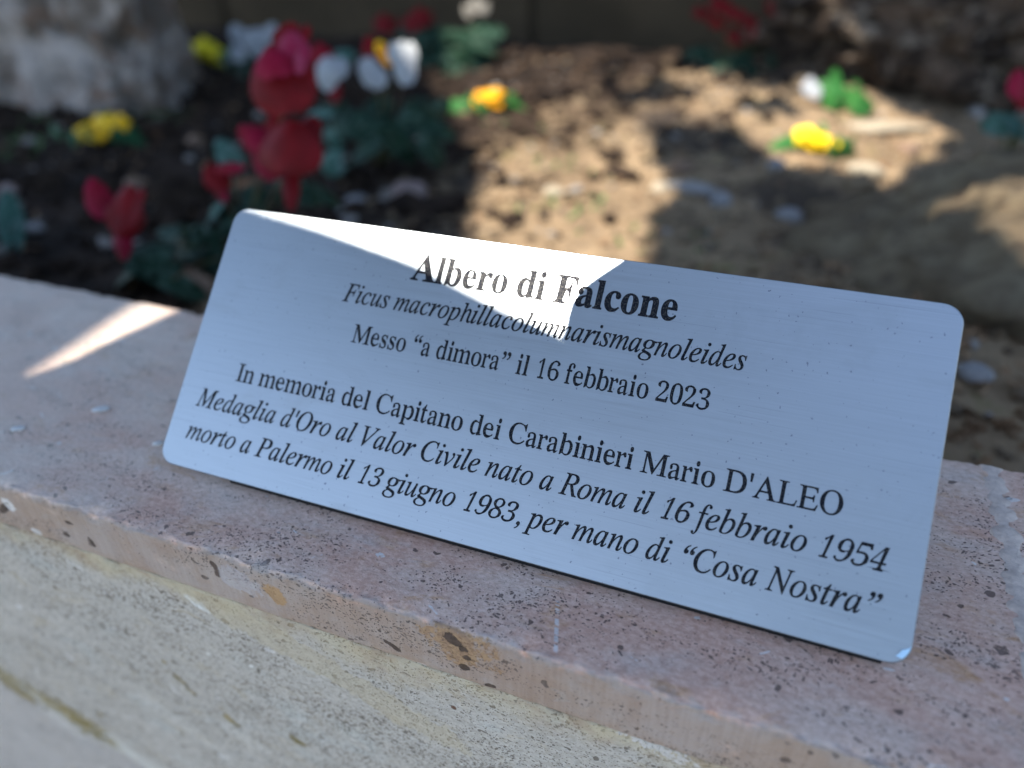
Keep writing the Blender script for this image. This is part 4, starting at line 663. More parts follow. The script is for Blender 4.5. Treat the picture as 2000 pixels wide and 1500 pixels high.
def big_leaf(edge3, z, width, side):
    """one large leaf whose margin runs along the given line"""
    E = dense_line(proj(edge3, z), 24); d = E[-1] - E[0]; L = np.linalg.norm(d); d /= L; nrm = np.array([-d[1], d[0]]) * side
    back = [E[0] + d * L * t + nrm * width * (math.sin(math.pi * t) ** .6 + .02) for t in np.linspace(1, 0, 16)]
    P = np.vstack([E, back]); b = len(TV)
    for p in P: TV.append((p[0], p[1], z))
    TF.append(tuple(range(b, b + len(P)))); made.append(P)
def dense_line(P, n):
    P = np.asarray(P); s_ = np.r_[0, np.cumsum(np.linalg.norm(np.diff(P, axis=0), axis=1))]; t = np.linspace(0, s_[-1], n)
    return np.stack([np.interp(t, s_, P[:, 0]), np.interp(t, s_, P[:, 1])], 1)
def proj(pts, z): return np.array([tosun(p, z) for p in pts])
def rect(x0, x1, y0, y1, z, zt): return proj([(x0, y0, z), (x1, y0, z), (x1, y1, z), (x0, y1, z)], zt)
Z1, Z2, Z3 = .30, .88, 2.1
LOWER = [(330, 385), (480, 404), (520, 412), (620, 440), (700, 468), (804, 504), (895, 552), (1000, 605), (1070, 634), (1110, 652), (1180, 690)]
RIGHT = [(1098, 660), (1104, 640), (1108, 618), (1115, 594), (1128, 572), (1148, 553), (1175, 534), (1212, 510), (1250, 480), (1300, 430)]
def side_of(a, b, away):
    a, b, w = np.array(a), np.array(b), np.array(away); d = b - a; return 1 if (w - a) @ np.array([-d[1], d[0]]) > 0 else -1
SIDE1 = side_of(*[proj([onplate(*q)], Z1)[0] for q in ((1104, 640), (1212, 510), (1400, 650))])
SIDE2 = side_of(*[proj([onplate(*q)], Z2)[0] for q in ((480, 404), (1070, 634), (600, 700))])
SIDE3 = side_of(*[proj([atz(*q, 0)], Z2)[0] for q in ((346, 606), (75, 730), (300, 760))])
SIDE4 = side_of(*[proj([atz(*q, 0)], Z2)[0] for q in ((75, 727), (275, 592), (60, 600))])
big_leaf([onplate(*q) for q in RIGHT], Z1, .07, SIDE1)
# added low leaves, shaped to cut the crisp right edge of the plate's sun patch
edge = [onplate(*q) for q in [(1099, 645), (1107, 618), (1115, 590), (1140, 562), (1175, 534), (1212, 508), (1240, 480), (1420, 500), (1300, 640), (1180, 700), (1110, 690)]]
cover(Z1, [proj(edge, Z1)], [proj(lit3['plate'], Z1)], [.05, .03, .015, .008], .0012, .004)
low_V, low_F = TV, TF; TV, TF = [], []; made.clear()
big_leaf([onplate(*q) for q in LOWER], Z2, .06, SIDE2)
big_leaf([atz(*q, 0) for q in [(420, 572), (346, 606), (300, 627), (240, 653), (140, 703), (75, 730), (20, 758)]], Z2, .05, SIDE3)
need2 = [rect(-.36, .40, -.04, .12, 0, Z2), proj([(-.32, YF, .0), (.38, YF, 0), (.38, YF, -.30), (-.32, YF, -.30)], Z2),
         proj([(-.06, 0, 0), (.30, 0, 0), (.30, .08, .08), (-.06, .08, .08)], Z2)]
h2 = [proj(lit3[k], Z2) for k in ('platex', 'ledgex', 'gard', 'rock')]
cover(Z2, need2, h2, [.16, .09, .05, .028, .016, .009], .0035)
need3 = [rect(-1.5, .75, .10, 1.5, -.10, Z3), proj([(-1.6, 1.38, -.1), (.9, 1.38, -.1), (.9, 1.38, .4), (-1.6, 1.38, .4)], Z3)]
h3 = [proj(lit3[k], Z3) for k in ('platex', 'ledge', 'gard', 'rock')]
big_leaf([atz(*q, 0) for q in [(40, 752), (75, 727), (145, 682), (215, 634), (275, 592), (330, 552)]], Z3, .06, SIDE4)
cover(Z3, need3, h3, [.22, .12, .06, .035], .010, .06)
# loose leaves added to dapple the far part of the sunny patch
n0 = len(TV)
dap = [rect(-.20, .25, .86, 1.25, -.1, Z3)]
def scatter(z, P, n, s):
    for k in range(n):
        o = np.array([rng.uniform(P[:, 0].min(), P[:, 0].max()), rng.uniform(P[:, 1].min(), P[:, 1].max())]); a = rng.uniform(0, 6.28)
        R2 = np.array([[math.cos(a), -math.sin(a)], [math.sin(a), math.cos(a)]]); b = len(TV)
        for (u, w) in LEAF * s: p = o + R2 @ np.array([u, w]); TV.append((p[0], p[1], z + .1 + u * .1))
        TF.append(tuple(range(b, b + 12)))
scatter(Z3, dap[0], 44, .09)
# more unseen leaves, added overhead to darken the bed
for k in range(2600):
    x, y = rng.uniform(-3.2, 2.6), rng.uniform(1.0, 4.2); z = 2.15 + rng.uniform(0, .9) - .10 * max(0, y - 1.6); s = rng.uniform(.16, .26)
    a = rng.uniform(0, 6.28); t1, t2 = rng.normal(0, .35, 2); R2 = np.array([[math.cos(a), -math.sin(a)], [math.sin(a), math.cos(a)]]); b = len(TV)
    g = np.array([x, y]) - SUN[:2] / SUN[2] * (z + .1)          # where its shadow falls on the bed
    if -1.6 < g[0] < .8 and -.4 < g[1] < 1.5: continue
    for (u, w) in LEAF * s:
        p = R2 @ np.array([u, w]); TV.append((x + p[0], y + p[1], z + u * t1 + w * t2))
    TF.append(tuple(range(b, b + 12)))
for k in range(750):                                     # leafy bough added behind the viewer to darken the plate's reflection
    d = rng.normal(0, 1, 3); d = d / np.linalg.norm(d) * rng.uniform(0, 1) ** .4; c0 = np.array([.62, -1.2, 1.0]) + d * [.55, .42, .48]
    s = rng.uniform(.10, .17); a1, a2 = rng.uniform(0, 6.28), rng.normal(0, .6)
    e1 = np.array([math.cos(a1) * math.cos(a2), math.sin(a1) * math.cos(a2), math.sin(a2)]); e2 = np.cross(e1, rng.normal(0, 1, 3)); e2 /= np.linalg.norm(e2); b = len(TV)
    for (u, w) in LEAF * s: TV.append(tuple(c0 + e1 * u + e2 * w))
    TF.append(tuple(range(b, b + 12)))
mat_crown = simple('shade_tree_leaf', (.045, .085, .03), .45, .5, (.07, .11, .04), 9)
tree = empty('unseen_shade_tree', (-1.9, -2.6, -.47)); tag(tree, 'unseen large leaved tree added to shape the sun patches and shade', 'tree')  # added out of view, its leaves laid out to block the sun
cr = mesh('shade_crown', low_V + TV, low_F + [tuple(i + len(low_V) for i in f) for f in TF], mat_crown, None, False); cr['kind'] = 'stuff'
mat_bark = simple('grey_bark', (.16, .13, .10), .9, .2, (.24, .20, .16), 14, .01)
def limb(name, pts, radii, mat, n=9):
    V = []
    for i, p in enumerate(pts):
        p = Vector(p); t = (Vector(pts[min(i + 1, len(pts) - 1)]) - Vector(pts[max(i - 1, 0)])).normalized()
        u = t.orthogonal().normalized(); w = t.cross(u)
        for k in range(n):
            a = 2 * math.pi * k / n; V.append(p + (u * math.cos(a) + w * math.sin(a)) * radii[i] * (1 + .1 * nz(i, k, 0, 1.3, 1)))
    return mesh(name, V, grid_faces(len(pts), n, True), mat)
tr = limb('trunk', [(-1.9, -2.6, -.5), (-1.88, -2.55, .3), (-1.8, -2.4, 1.1), (-1.7, -2.2, 2.0)], [.20, .15, .13, .10], mat_bark)
l1 = limb('branch', [(-1.75, -2.3, 1.7), (-1.75, -1.7, 2.1), (-1.8, -1.1, 2.2), (-1.75, -.6, 2.22), (-1.7, -.1, 2.2)], [.08, .06, .045, .03, .012], mat_bark)
l2 = limb('branch', [(-1.82, -2.42, 1.0), (-1.3, -1.6, 1.25), (-.8, -1.0, 1.15), (-.35, -.62, 1.08)], [.06, .04, .02, .008], mat_bark)
l3 = limb('branch', [(-.9, -1.15, 1.14), (.25, -1.0, 1.0), (.38, -.45, .62), (.16, -.13, .33), (.105, -.095, .305)], [.012, .010, .006, .0025, .0015], mat_bark, 6)
l4 = limb('branch', [(-1.75, -2.35, 1.5), (-.8, -2.2, 1.75), (.1, -1.8, 1.5), (.6, -1.35, 1.1)], [.06, .04, .025, .010], mat_bark)
under(tree, cr, tr, l1, l2, l3, l4)
mat_rockL = rock_mat('pale_limestone', (.72, .62, .55), (.24, .19, .15), (.38, .22, .14))
mat_rockR = rock_mat('brown_rubble', (.17, .115, .08), (.03, .02, .014), (.34, .27, .205))
p = aty(165, 60, .78)
o = stone('limestone_boulder', (p[0] - .05, .80, -.02), (.178, .15, .215), 5, mat_rockL, 3, 1.1, 1.7, .3, facets=9)
tag(o, 'large pale knobbly limestone boulder at the upper left beside the yellow flowers', 'boulder')
p = aty(1850, 20, 1.15)
o = stone('brown_boulder', (p[0] + .10, 1.20, -.0), (.36, .20, .165), 5, mat_rockR, 11, 1.5, 2.4, .2, facets=5)
tag(o, 'rugged brown rubble boulder against the back wall at the upper right', 'boulder')
mat_grey = simple('grey_pebble', (.17, .168, .165), .8, .25, (.25, .24, .235), 80, .002)
mat_pinkp = simple('pink_pebble', (.30, .22, .20), .8, .3, (.20, .15, .13), 60, .002)
mat_tanp = simple('tan_pebble', (.22, .14, .09), .85, .3, (.15, .10, .07), 60, .002)
mat_white = simple('white_chip', (.58, .57, .56), .7, .3, (.45, .44, .43), 200, .0005)
mat_lit = simple('buff_pebble', (.34, .29, .21), .85, .2, (.26, .22, .16), 50, .002)
ST = [  # px, py, half sizes (m), material, label
    (800, 385, (.022, .018, .012), mat_pinkp, 'rounded pinkish stone on the dark soil behind the top edge of the plaque'),
    (695, 395, (.014, .010, .006), mat_grey, 'small pale grey stone between the red flower stalk and the pinkish stone'),
    (1345, 375, (.034, .010, .008), mat_grey, 'long pale bluish stone lying in the shade to the right of the sunny earth'),
    (1408, 398, (.012, .012, .008), mat_grey, 'short pale stone at the right end of the long bluish stone'),
    (385, 580, (.020, .016, .018), mat_tanp, 'round brown stone tucked between coping and the left edge of the plaque'),
    (158, 215, (.014, .012, .009), mat_grey, 'small whitish stone at the foot of the limestone boulder'),
    (60, 452, (.018, .008, .005), mat_grey, 'flat whitish stone at the left edge near the blue green leaf'),
    (22, 385, (.012, .010, .010), mat_pinkp, 'pinkish stone on top of the soil at the left edge'),
    (270, 370, (.016, .012, .010), mat_tanp, 'tan stone behind the leftmost red flower'),
    (385, 285, (.012, .012, .010), mat_tanp, 'tan stone left of the large red flowers'),
    (1660, 440, (.012, .010, .008), mat_grey, 'bluish pebble in the shade below the bright yellow flower'),
    (1705, 430, (.010, .010, .007), mat_grey, 'bluish pebble nearest the shaded side of the sandy boulder'),
    (1680, 475, (.016, .008, .007), mat_grey, 'flat bluish pebble below a pair of bluish pebbles'),
    (1540, 430, (.014, .010, .008), mat_grey, 'pale pebble below the black hollow in the soil'),
    (1780, 510, (.014, .012, .008), mat_grey, 'grey pebble behind the upper right corner of the plaque'),
    (1515, 330, (.010, .010, .008), mat_grey, 'small grey pebble in front of the bright yellow flower'),
    (1690, 340, (.020, .012, .008), mat_lit, 'pale sunlit stone to the right of the bright yellow flower'),
    (1720, 262, (.060, .012, .008), mat_lit, 'long pale slab of stone in the sun behind the bright yellow flower'),
    (1770, 300, (.014, .012, .008), mat_tanp, 'tan sunlit stone on the far side of the sandy boulder'),
    (1900, 740, (.010, .008, .006), mat_grey, 'grey pebble beside the right edge of the plaque'),
    (1330, 340, (.014, .010, .008), mat_tanp, 'tan stone at the edge of the sunny earth above the long bluish stone'),
    (1080, 380, (.012, .010, .006), mat_lit, 'pale sunlit pebble in the middle of the sunny earth'),
    (1290, 365, (.010, .010, .008), mat_lit, 'whitish sunlit pebble at the shadow edge on the right of the sunny earth'),
]
for i, (px, py, sz, mt, lb) in enumerate(ST):
    x, y, z = on_soil(px, py)
    nm = {'grey_pebble': 'grey_stone', 'pink_pebble': 'pink_stone', 'tan_pebble': 'tan_stone', 'white_chip': 'pale_stone', 'buff_pebble': 'buff_stone'}[mt.name]
    o = stone(nm, (x, y, z + sz[2] * .5), sz, 3, mt, 40 + i, .3, 1.4, .25 * math.sin(i * 2.3), facets=3)
    tag(o, lb, 'stone', 'loose stones in the flower bed')
for i, (px, py, s, lb) in enumerate([(198, 801, .0036, 'tiny flat white chip lying on the pink coping left of the plaque'), (36, 839, .0028, 'tiny white chip on the coping near the left edge of the photo'), (310, 868, .0022, 'tiny white flake touching the lower left corner of the plaque')]):
    q = atz(px, py, 0)
    o = stone('white_chip', (q[0], q[1], .0005), (s, s * .55, .0007), 3, mat_white, 90 + i, .3, 1.5, .5); tag(o, lb, 'stone chip', 'white chips on the coping')

# clods, grit and litter nobody could count
def lumps(name, n, region, size, mat, seed, flat=.7, dens=None):
    rs = random.Random(seed); V, F = [], []
    base, bf = ICO[1]
    for k in range(n):
        for _ in range(20):
            x, y = rs.uniform(region[0], region[1]), rs.uniform(region[2], region[3])
            if dens is None or rs.random() < dens(x, y): break
        s = size * math.exp(rs.gauss(0, .5)); z = soil_h(x, y); o = len(V)
        a = rs.uniform(0, 6.28); ca, sa = math.cos(a), math.sin(a); e = rs.uniform(.6, 1.5)
        for v in base:
            d = rs.uniform(.7, 1.25) * s; u, w, t = v[0] * d * e, v[1] * d, v[2] * d * flat
            V.append((x + u * ca - w * sa, y + u * sa + w * ca, z + t + s * .2))
        F += [tuple(i + o for i in f) for f in bf]
    o = mesh(name, V, F, mat, None, False); return o
left = lambda x, y: 1 - FX(x, y)
right = lambda x, y: .05 + .95 * FX(x, y)
mat_dark = simple('dark_clod', (.014, .010, .008), .95, .05, (.042, .029, .021), 50)
mat_clod = simple('earth_clod', (.10, .072, .048), .95, .1, (.19, .14, .088), 40)
mat_grit = simple('pale_grit', (.26, .24, .22), .9, .2, (.16, .14, .12), 40)
mat_chip = simple('wood_chip', (.13, .075, .04), .9, .2, (.22, .14, .08), 50)
tag(lumps('dark_soil_crumbs', 3800, (-1.2, .2, .1, 1.3), .0055, mat_dark, 1, dens=left), 'dark crumbs of potting soil in the planted left half of the bed', 'soil crumbs', kind='stuff')
tag(lumps('earth_crumbs', 2600, (-.35, .8, .1, 1.3), .0036, mat_clod, 2, dens=right), 'brown crumbs of earth in the right half of the bed', 'soil crumbs', kind='stuff')
tag(lumps('pale_grit', 450, (-.9, .8, .1, 1.2), .0035, mat_grit, 3), 'pale grit scattered over the soil of the bed', 'gravel', kind='stuff')
rs = random.Random(8); V, F = [], []
for k in range(2200):                                   # bark chips and dry leaf bits, thick near the right end of the coping
    x = rs.uniform(.12, .75) if k % 3 else rs.uniform(-.9, .7); y = rs.uniform(.10, .42) if k % 3 else rs.uniform(.1, 1.2)
    z = soil_h(x, y) + rs.uniform(.001, .006); a = rs.uniform(0, 6.28); L, w = rs.uniform(.004, .014), rs.uniform(.0015, .005)
    dx, dy = math.cos(a) * L / 2, math.sin(a) * L / 2; wx, wy = -math.sin(a) * w / 2, math.cos(a) * w / 2; t1, t2 = rs.uniform(-.003, .003), rs.uniform(-.002, .002)
    o = len(V)
    for s1, s2 in ((-1, -1), (1, -1), (1, 1), (-1, 1)):
        V.append((x + s1 * dx + s2 * wx, y + s1 * dy + s2 * wy, z + s1 * t1 + s2 * t2))
    for s1, s2 in ((-1, -1), (1, -1), (1, 1), (-1, 1)):
        V.append((x + s1 * dx + s2 * wx, y + s1 * dy + s2 * wy, z + s1 * t1 + s2 * t2 - .0012))
    F += [(o, o + 1, o + 2, o + 3), (o + 7, o + 6, o + 5, o + 4), (o, o + 4, o + 5, o + 1), (o + 1, o + 5, o + 6, o + 2), (o + 2, o + 6, o + 7, o + 3), (o + 3, o + 7, o + 4, o)]
tag(mesh('bark_litter', V, F, mat_chip, None, False), 'brown bark and leaf litter strewn over the soil, thickest at the right end of the coping', 'litter', kind='stuff')

# ---------------------------------------------------------------- wall at the back of the bed
mat_back = simple('dark_garden_wall', (.040, .029, .017), .9, .15, (.065, .046, .027), 5, .004)
bw = empty('back_wall', (0, 1.40, -.47)); tag(bw, 'dark stone block wall closing the far side of the flower bed', 'wall')
YW = 1.40
edges = [-2.6] + [aty(x, 50, YW)[0] for x in (-350, 445, 1040, 1548, 2050)] + [1.5]
for a, b in zip(edges[:-1], edges[1:]):
    for z0, z1 in ((-.30, .17), (.176, .62)):
        bm = bmesh.new(); bmesh.ops.create_cube(bm, size=1)
        bmesh.ops.scale(bm, vec=(b - a - .006, .12, z1 - z0), verts=bm.verts); bmesh.ops.translate(bm, vec=((a + b) / 2, YW + .06, (z0 + z1) / 2), verts=bm.verts)
        bmesh.ops.bevel(bm, geom=list(bm.edges), offset=.006, segments=2, affect='EDGES')
        me = bpy.data.meshes.new('wall_block'); bm.to_mesh(me); bm.free()
        under(bw, link('wall_block', me, mat_back, None, False))
under(bw, box('wall_joint_fill', -2.6, 1.5, YW + .012, YW + .10, -.30, .61, simple('wall_mortar', (.03, .026, .02), .95, .1)))

# ---------------------------------------------------------------- plants
def leafmat(name, a, b, silver=None, rough=.6, spec=.14):
    m = M(name, rough, spec); v = m.obj()
    c = m.mix(m.sm(m.noise(v, 60, 4, .6), .35, .65), a, b)
    if silver: c = m.mix(m.sm(m.noise(m.obj(loc=(3, 3, 3)), 90, 3, .6, .6), .50, .60), c, silver)
    m.col(c); m.bump(m.noise(v, 130, 3), .002, .6); return m.m
mat_cyc = leafmat('cyclamen_leaf', (.005, .020, .011), (.012, .036, .020), (.04, .072, .052))
mat_cyc2 = leafmat('blue_green_leaf', (.03, .085, .065), (.045, .11, .085), (.09, .15, .13))
mat_prim = leafmat('primrose_leaf', (.016, .085, .018), (.03, .12, .025))
mat_weed = leafmat('weed_leaf', (.05, .10, .03), (.09, .16, .05))
def petmat(name, a, b, sss=.0):
    m = M(name, .6, .18); v = m.obj()
    n_ = m.noise(v, 35, 3, .6)
    m.col(m.mix(m.sm(n_, .42, .60), a, b)); m.b.inputs['Subsurface Weight'].default_value = sss; m.b.inputs['Subsurface Scale'].default_value = .003
    m.b.inputs['Subsurface Radius'].default_value = (1, .4, .4); m.bump(m.noise(v, 150, 3), .001, .5); return m.m
mat_red = petmat('crimson_petal', (.150, .0006, .0030), (.105, .0005, .0015))
mat_mag = petmat('magenta_petal', (.20, .001, .020), (.15, .0008, .008))
mat_pinkpet = petmat('pale_pink_petal', (.20, .006, .035), (.22, .03, .065))
mat_dred = petmat('dark_red_petal', (.10, .001, .002), (.14, .001, .003))
mat_wpet = petmat('white_petal', (.23, .24, .255), (.29, .30, .305))
mat_yel = petmat('yellow_petal', (.85, .55, .008), (.90, .66, .02), .1)
mat_ora = petmat('orange_centre', (.75, .24, .01), (.80, .36, .01), .1)
mat_fade = petmat('faded_petal', (.11, .10, .085), (.15, .14, .12))
mat_stem = simple('flower_stem', (.10, .05, .03), .6, .4, (.06, .09, .03), 50)

def blade(name, c, L, Wd, up, nrm, mat, cup=.2, curl=.15, tipw=.55, heart=0, parent=None, nu=8, nv=7, wav=.06, seed=0):
    """curved petal or leaf centred on c: length L along up, width Wd across, bulging along nrm"""
    up = Vector(up).normalized(); nrm = Vector(nrm); nrm = (nrm - up * nrm.dot(up)).normalized(); sd = up.cross(nrm)
    V = []
    for i in range(nu):
        u = i / (nu - 1)
        w = (math.sin(math.pi * min(1, (u * .92 + .04)) ** tipw) ** .62)
        for j in range(nv):
            v = 2 * j / (nv - 1) - 1
            y = (u - .5) * L; x = v * w * Wd / 2
            if heart and u < .3: y -= heart * L * abs(v) * (1 - u / .3)
            z = -cup * Wd * v * v * w + curl * L * (-(2 * u - 1) ** 2) * .5 + wav * Wd * nz(u * 2 + seed, v * 1.5, seed, 1.3, 2)
            V.append(Vector(c) + up * y + sd * x + nrm * z)
    o = mesh(name, V, grid_faces(nu, nv), mat)
    if parent is not None: put(o, parent)
    return o
def put(o, parent):
    o.parent = parent
    t = Vector(); q = parent
    while q is not None: t += Vector(q.location); q = q.parent
    o.matrix_parent_inverse = Matrix.Translation(-t) if parent.type == 'EMPTY' else Matrix.Identity(4)
    return o
TOCAM = Vector(-RW[:, 2])
def vdir(a):        # direction in the picture plane: 0 = up, clockwise degrees, as a world vector at right angles to the view
    a = math.radians(a); return Vector(-RW[:, 1]) * math.cos(a) + Vector(RW[:, 0]) * math.sin(a)
def pxm(px, py, y):  # metres per photo pixel at that depth
    p = aty(px, py, y); return float((p - CAM) @ RW[:, 2]) / 1430
def petal(parent, px, py, y, lpx, wpx, ang, mat, yaw=0, tilt=0, cup=.2, curl=.15, seed=0, tipw=.8, name='petal'):
    p = aty(px, py, y); k = pxm(px, py, y); up = vdir(ang)
    n_ = TOCAM.copy(); n_.rotate(Matrix.Rotation(math.radians(yaw), 3, up)); sd = up.cross(n_)
    up2 = up.copy(); up2.rotate(Matrix.Rotation(math.radians(tilt), 3, sd)); n_.rotate(Matrix.Rotation(math.radians(tilt), 3, sd))
    return blade(name, p, lpx * k, wpx * k / max(.5, math.cos(math.radians(yaw))), up2, n_, mat, cup, curl, tipw, 0, parent, seed=seed)
def tube(name, pts, r, mat, parent, n=7, r1=None):
    V = []; N_ = len(pts)
    for i, p in enumerate(pts):
        p = Vector(p); t = (Vector(pts[min(i + 1, N_ - 1)]) - Vector(pts[max(i - 1, 0)])).normalized()
        u = t.orthogonal().normalized(); w = t.cross(u); rr = r + ((r1 if r1 is not None else r) - r) * i / (N_ - 1)
        for k in range(n):
            a = 2 * math.pi * k / n; V.append(p + (u * math.cos(a) + w * math.sin(a)) * rr)
    o = mesh(name, V, grid_faces(N_, n, True), mat)
    if parent is not None: put(o, parent)
    return o
def curve3(a, b, c, n=9):
    a, b, c = Vector(a), Vector(b), Vector(c)
    return [a * (1 - t) ** 2 + b * 2 * t * (1 - t) + c * t * t for t in (i / (n - 1) for i in range(n))]
def plant(name, px, py, label, cat, y=None, group=None):
    if y is None: x, yy, z = on_soil(px, py)
    else:
        x = aty(px, py, y)[0]; yy = y; z = soil_h(x, y)
    e = empty(name, (x, yy, z)); tag(e, label, cat, group); return e, Vector((x, yy, z))
def flower(root, base, pets, stemto=None, cup=None, nm='flower', mats=None):
    """pets: (px, py, y, len, wid, ang, mat, yaw, tilt) ; back petals are added so that the head has depth"""
    ys = sum(q[2] for q in pets) / len(pets); cx = sum(q[0] for q in pets) / len(pets); cy = sum(q[1] for q in pets) / len(pets)
    c = aty(cx, cy, ys); k = pxm(cx, cy, ys)
    f = None
    first = None
    for i, q in enumerate(pets):
        px, py, y, l, w, a, mt = q[:7]; yaw = q[7] if len(q) > 7 else 0; tilt = q[8] if len(q) > 8 else 0
        if first is None:
            first = petal(None, px, py, y, l, w, a, mt, yaw, tilt, seed=i + cx, name=nm); put(first, root)
        else:
            o = petal(None, px, py, y, l, w, a, mt, yaw, tilt, seed=i + cx)
            o.parent = first; o.matrix_parent_inverse = first.matrix_world.inverted() if False else Matrix.Identity(4)
            o.matrix_parent_inverse = Matrix.Identity(4)
    if stemto is not None:
        s = aty(*stemto[:2], stemto[2] if len(stemto) > 2 else ys + .004)
        mid = Vector(((s[0] + base.x) / 2 + .006, (s[1] + base.y) / 2 + .008, s[2] * .6 + base.z * .4 + .01))
        tube('stem', curve3(base, mid, s), .0016, mat_stem, root, r1=.0011)
    return first
def leafset(root, base, items, mat, heart=.22, nm='leaf'):
    """items: (px, py, y, len, wid, ang, yaw, tilt[, mat])"""
    for i, q in enumerate(items):
        px, py, y, l, w, a, yaw, tilt = q[:8]; r_s = random.Random(i * 7 + int(px)); yaw += r_s.uniform(-38, 38); tilt += r_s.uniform(-18, 22); y += r_s.uniform(-.012, .012); l *= r_s.uniform(.8, 1.15); w *= r_s.uniform(.7, 1.05); a += r_s.uniform(-20, 20); mt = q[8] if len(q) > 8 else mat
        p = aty(px, py, y); k = pxm(px, py, y); up = vdir(a); n_ = TOCAM.copy()
        n_.rotate(Matrix.Rotation(math.radians(yaw), 3, up)); sd = up.cross(n_)
        p[2] = max(p[2], soil_h(p[0], p[1]) + .009)
        up.rotate(Matrix.Rotation(math.radians(tilt), 3, sd)); n_.rotate(Matrix.Rotation(math.radians(tilt), 3, sd))
        o = blade(nm, p, l * k, w * k, up, n_, mt, .12, .25, .75, heart, None, wav=.10, seed=i * 1.7 + px)
        put(o, root)
        st = Vector(p) - up.normalized() * l * k * .35
        tube('leaf_stalk', curve3(base, (base + st) / 2 + Vector((0, 0, .012)), st, 6), .0011, mat_stem, root, 5)

# big crimson cyclamen in front, left of centre
YC = .325
e, b = plant('red_cyclamen', 470, 500, 'crimson cyclamen with two big stacked blooms behind the upper left corner of the plaque', 'flower', .34)
flower(e, b, [(546, 150, YC, 138, 132, -10, mat_red, 4, 2), (580, 140, YC + .010, 130, 66, -4, mat_red, -12, 0), (533, 120, YC - .005, 62, 80, -14, mat_mag, 8, -8), (565, 185, YC + .008, 60, 76, 160, mat_red, -20, -10), (585, 112, YC + .004, 62, 30, 12, mat_pinkpet, -20, 0), (572, 92, YC + .012, 60, 66, -5, mat_pinkpet, 10, 10)], (556, 215))
flower(e, b, [(570, 72, YC + .018, 55, 62, 5, mat_red, 20, 10), (585, 66, YC + .024, 50, 40, 30, mat_dred, -30, 0), (552, 75, YC + .022, 45, 35, -25, mat_dred, 35, 0)], (572, 95))
flower(e, b, [(560, 284, YC - .016, 108, 132, 8, mat_red, -4, 0), (505, 262, YC - .004, 88, 66, -62, mat_mag, 25, 0), (522, 308, YC - .008, 92, 58, -28, mat_mag, 15, -8), (588, 262, YC + .004, 90, 80, 40, mat_red, -15, 5), (548, 262, YC + .006, 80, 90, -15, mat_red, 10, 5), (565, 368, YC - .012, 85, 38, 178, mat_red, 5, 0)], (566, 330))
flower(e, b, [(422, 342, YC - .02, 60, 48, -30, mat_dred, 25, 0), (448, 328, YC - .02, 60, 26, 85, mat_mag, 0, 0), (428, 372, YC - .022, 50, 30, 160, mat_mag, 20, 0)], (430, 385))
leafset(e, b, [(360, 470, .30, 130, 110, -60, -20, -35), (300, 510, .27, 150, 80, -75, 10, -45), (400, 520, .29, 110, 90, 200, 0, -30), (470, 420, .33, 90, 80, 10, 15, -40), (420, 400, .34, 90, 70, -20, -20, -40, mat_cyc2), (345, 440, .32, 80, 80, -20, 0, -50), (445, 295, .37, 80, 50, -15, 10, -20, mat_cyc2), (600, 375, .36, 100, 80, 60, 0, -40), (500, 370, .36, 90, 60, 0, 0, -35), (640, 380, .37, 80, 70, 90, 0, -45), (370, 560, .25, 110, 70, 100, 0, -40)], mat_cyc)

# leftmost crimson bloom with its own leaves
e, b = plant('red_cyclamen', 250, 560, 'small crimson cyclamen with one drooping bloom near the left end of the coping', 'flower', .24)
flower(e, b, [(236, 405, .235, 95, 75, 15, mat_red, -10, 0), (192, 385, .238, 85, 48, -20, mat_mag, 25, 0), (240, 430, .232, 70, 72, 190, mat_red, -15, -10), (235, 470, .234, 75, 42, 175, mat_mag, 5, 0), (255, 400, .240, 80, 45, 25, mat_dred, -35, 0)], (228, 440))
leafset(e, b, [(240, 535, .235, 120, 70, -70, 5, -45), (300, 485, .25, 110, 90, 30, -10, -45), (330, 530, .24, 90, 60, 80, 0, -40)], mat_cyc)

# white and red group behind
YG = .58
e, b = plant('white_cyclamen', 745, 320, 'white cyclamen clump with dark leaves right of the big crimson blooms', 'flower')
flower(e, b, [(726, 138, YG, 60, 44, -8, mat_wpet, 10, 0), (718, 132, YG + .01, 46, 36, -20, mat_wpet, 25, 0), (734, 150, YG - .004, 46, 40, -14, mat_wpet, -20, 0)], (735, 170))
flower(e, b, [(787, 120, YG + .005, 88, 46, -8, mat_wpet, -10, 0), (776, 100, YG + .01, 44, 44, -30, mat_wpet, 10, 0), (793, 108, YG + .015, 60, 40, 12, mat_wpet, -25, 0)], (782, 170))
flower(e, b, [(725, 92, YG + .02, 50, 34, -10, mat_red, 10, 0), (733, 106, YG + .018, 40, 36, 15, mat_red, -15, 0)], (730, 120))
flower(e, b, [(752, 104, YG + .01, 50, 24, -25, mat_ora, 10, 0), (745, 92, YG + .014, 30, 24, -25, mat_yel, 10, 0)], (757, 125))
leafset(e, b, [(680, 235, .57, 90, 75, -60, 0, -40), (745, 235, .56, 80, 80, 0, 0, -45), (810, 225, .58, 90, 70, 50, 0, -40), (850, 250, .57, 90, 60, 100, 0, -40), (700, 290, .53, 90, 80, -90, 0, -45), (780, 295, .52, 90, 80, 170, 0, -45), (850, 295, .55, 80, 60, 120, 0, -40), (740, 200, .62, 90, 80, 10, 0, -45), (865, 210, .62, 70, 50, 70, 0, -40), (640, 270, .55, 70, 60, -80, 0, -40, mat_cyc2), (640, 320, .50, 60, 60, -90, 0, -40, mat_cyc2), (820, 190, .62, 70, 60, 30, 0, -45), (645, 205, .6, 60, 60, -40, 0, -40)], mat_cyc)
e, b = plant('pink_white_cyclamen', 650, 260, 'small white bloom with pink top and red hanging petal right of the big red blooms', 'flower')
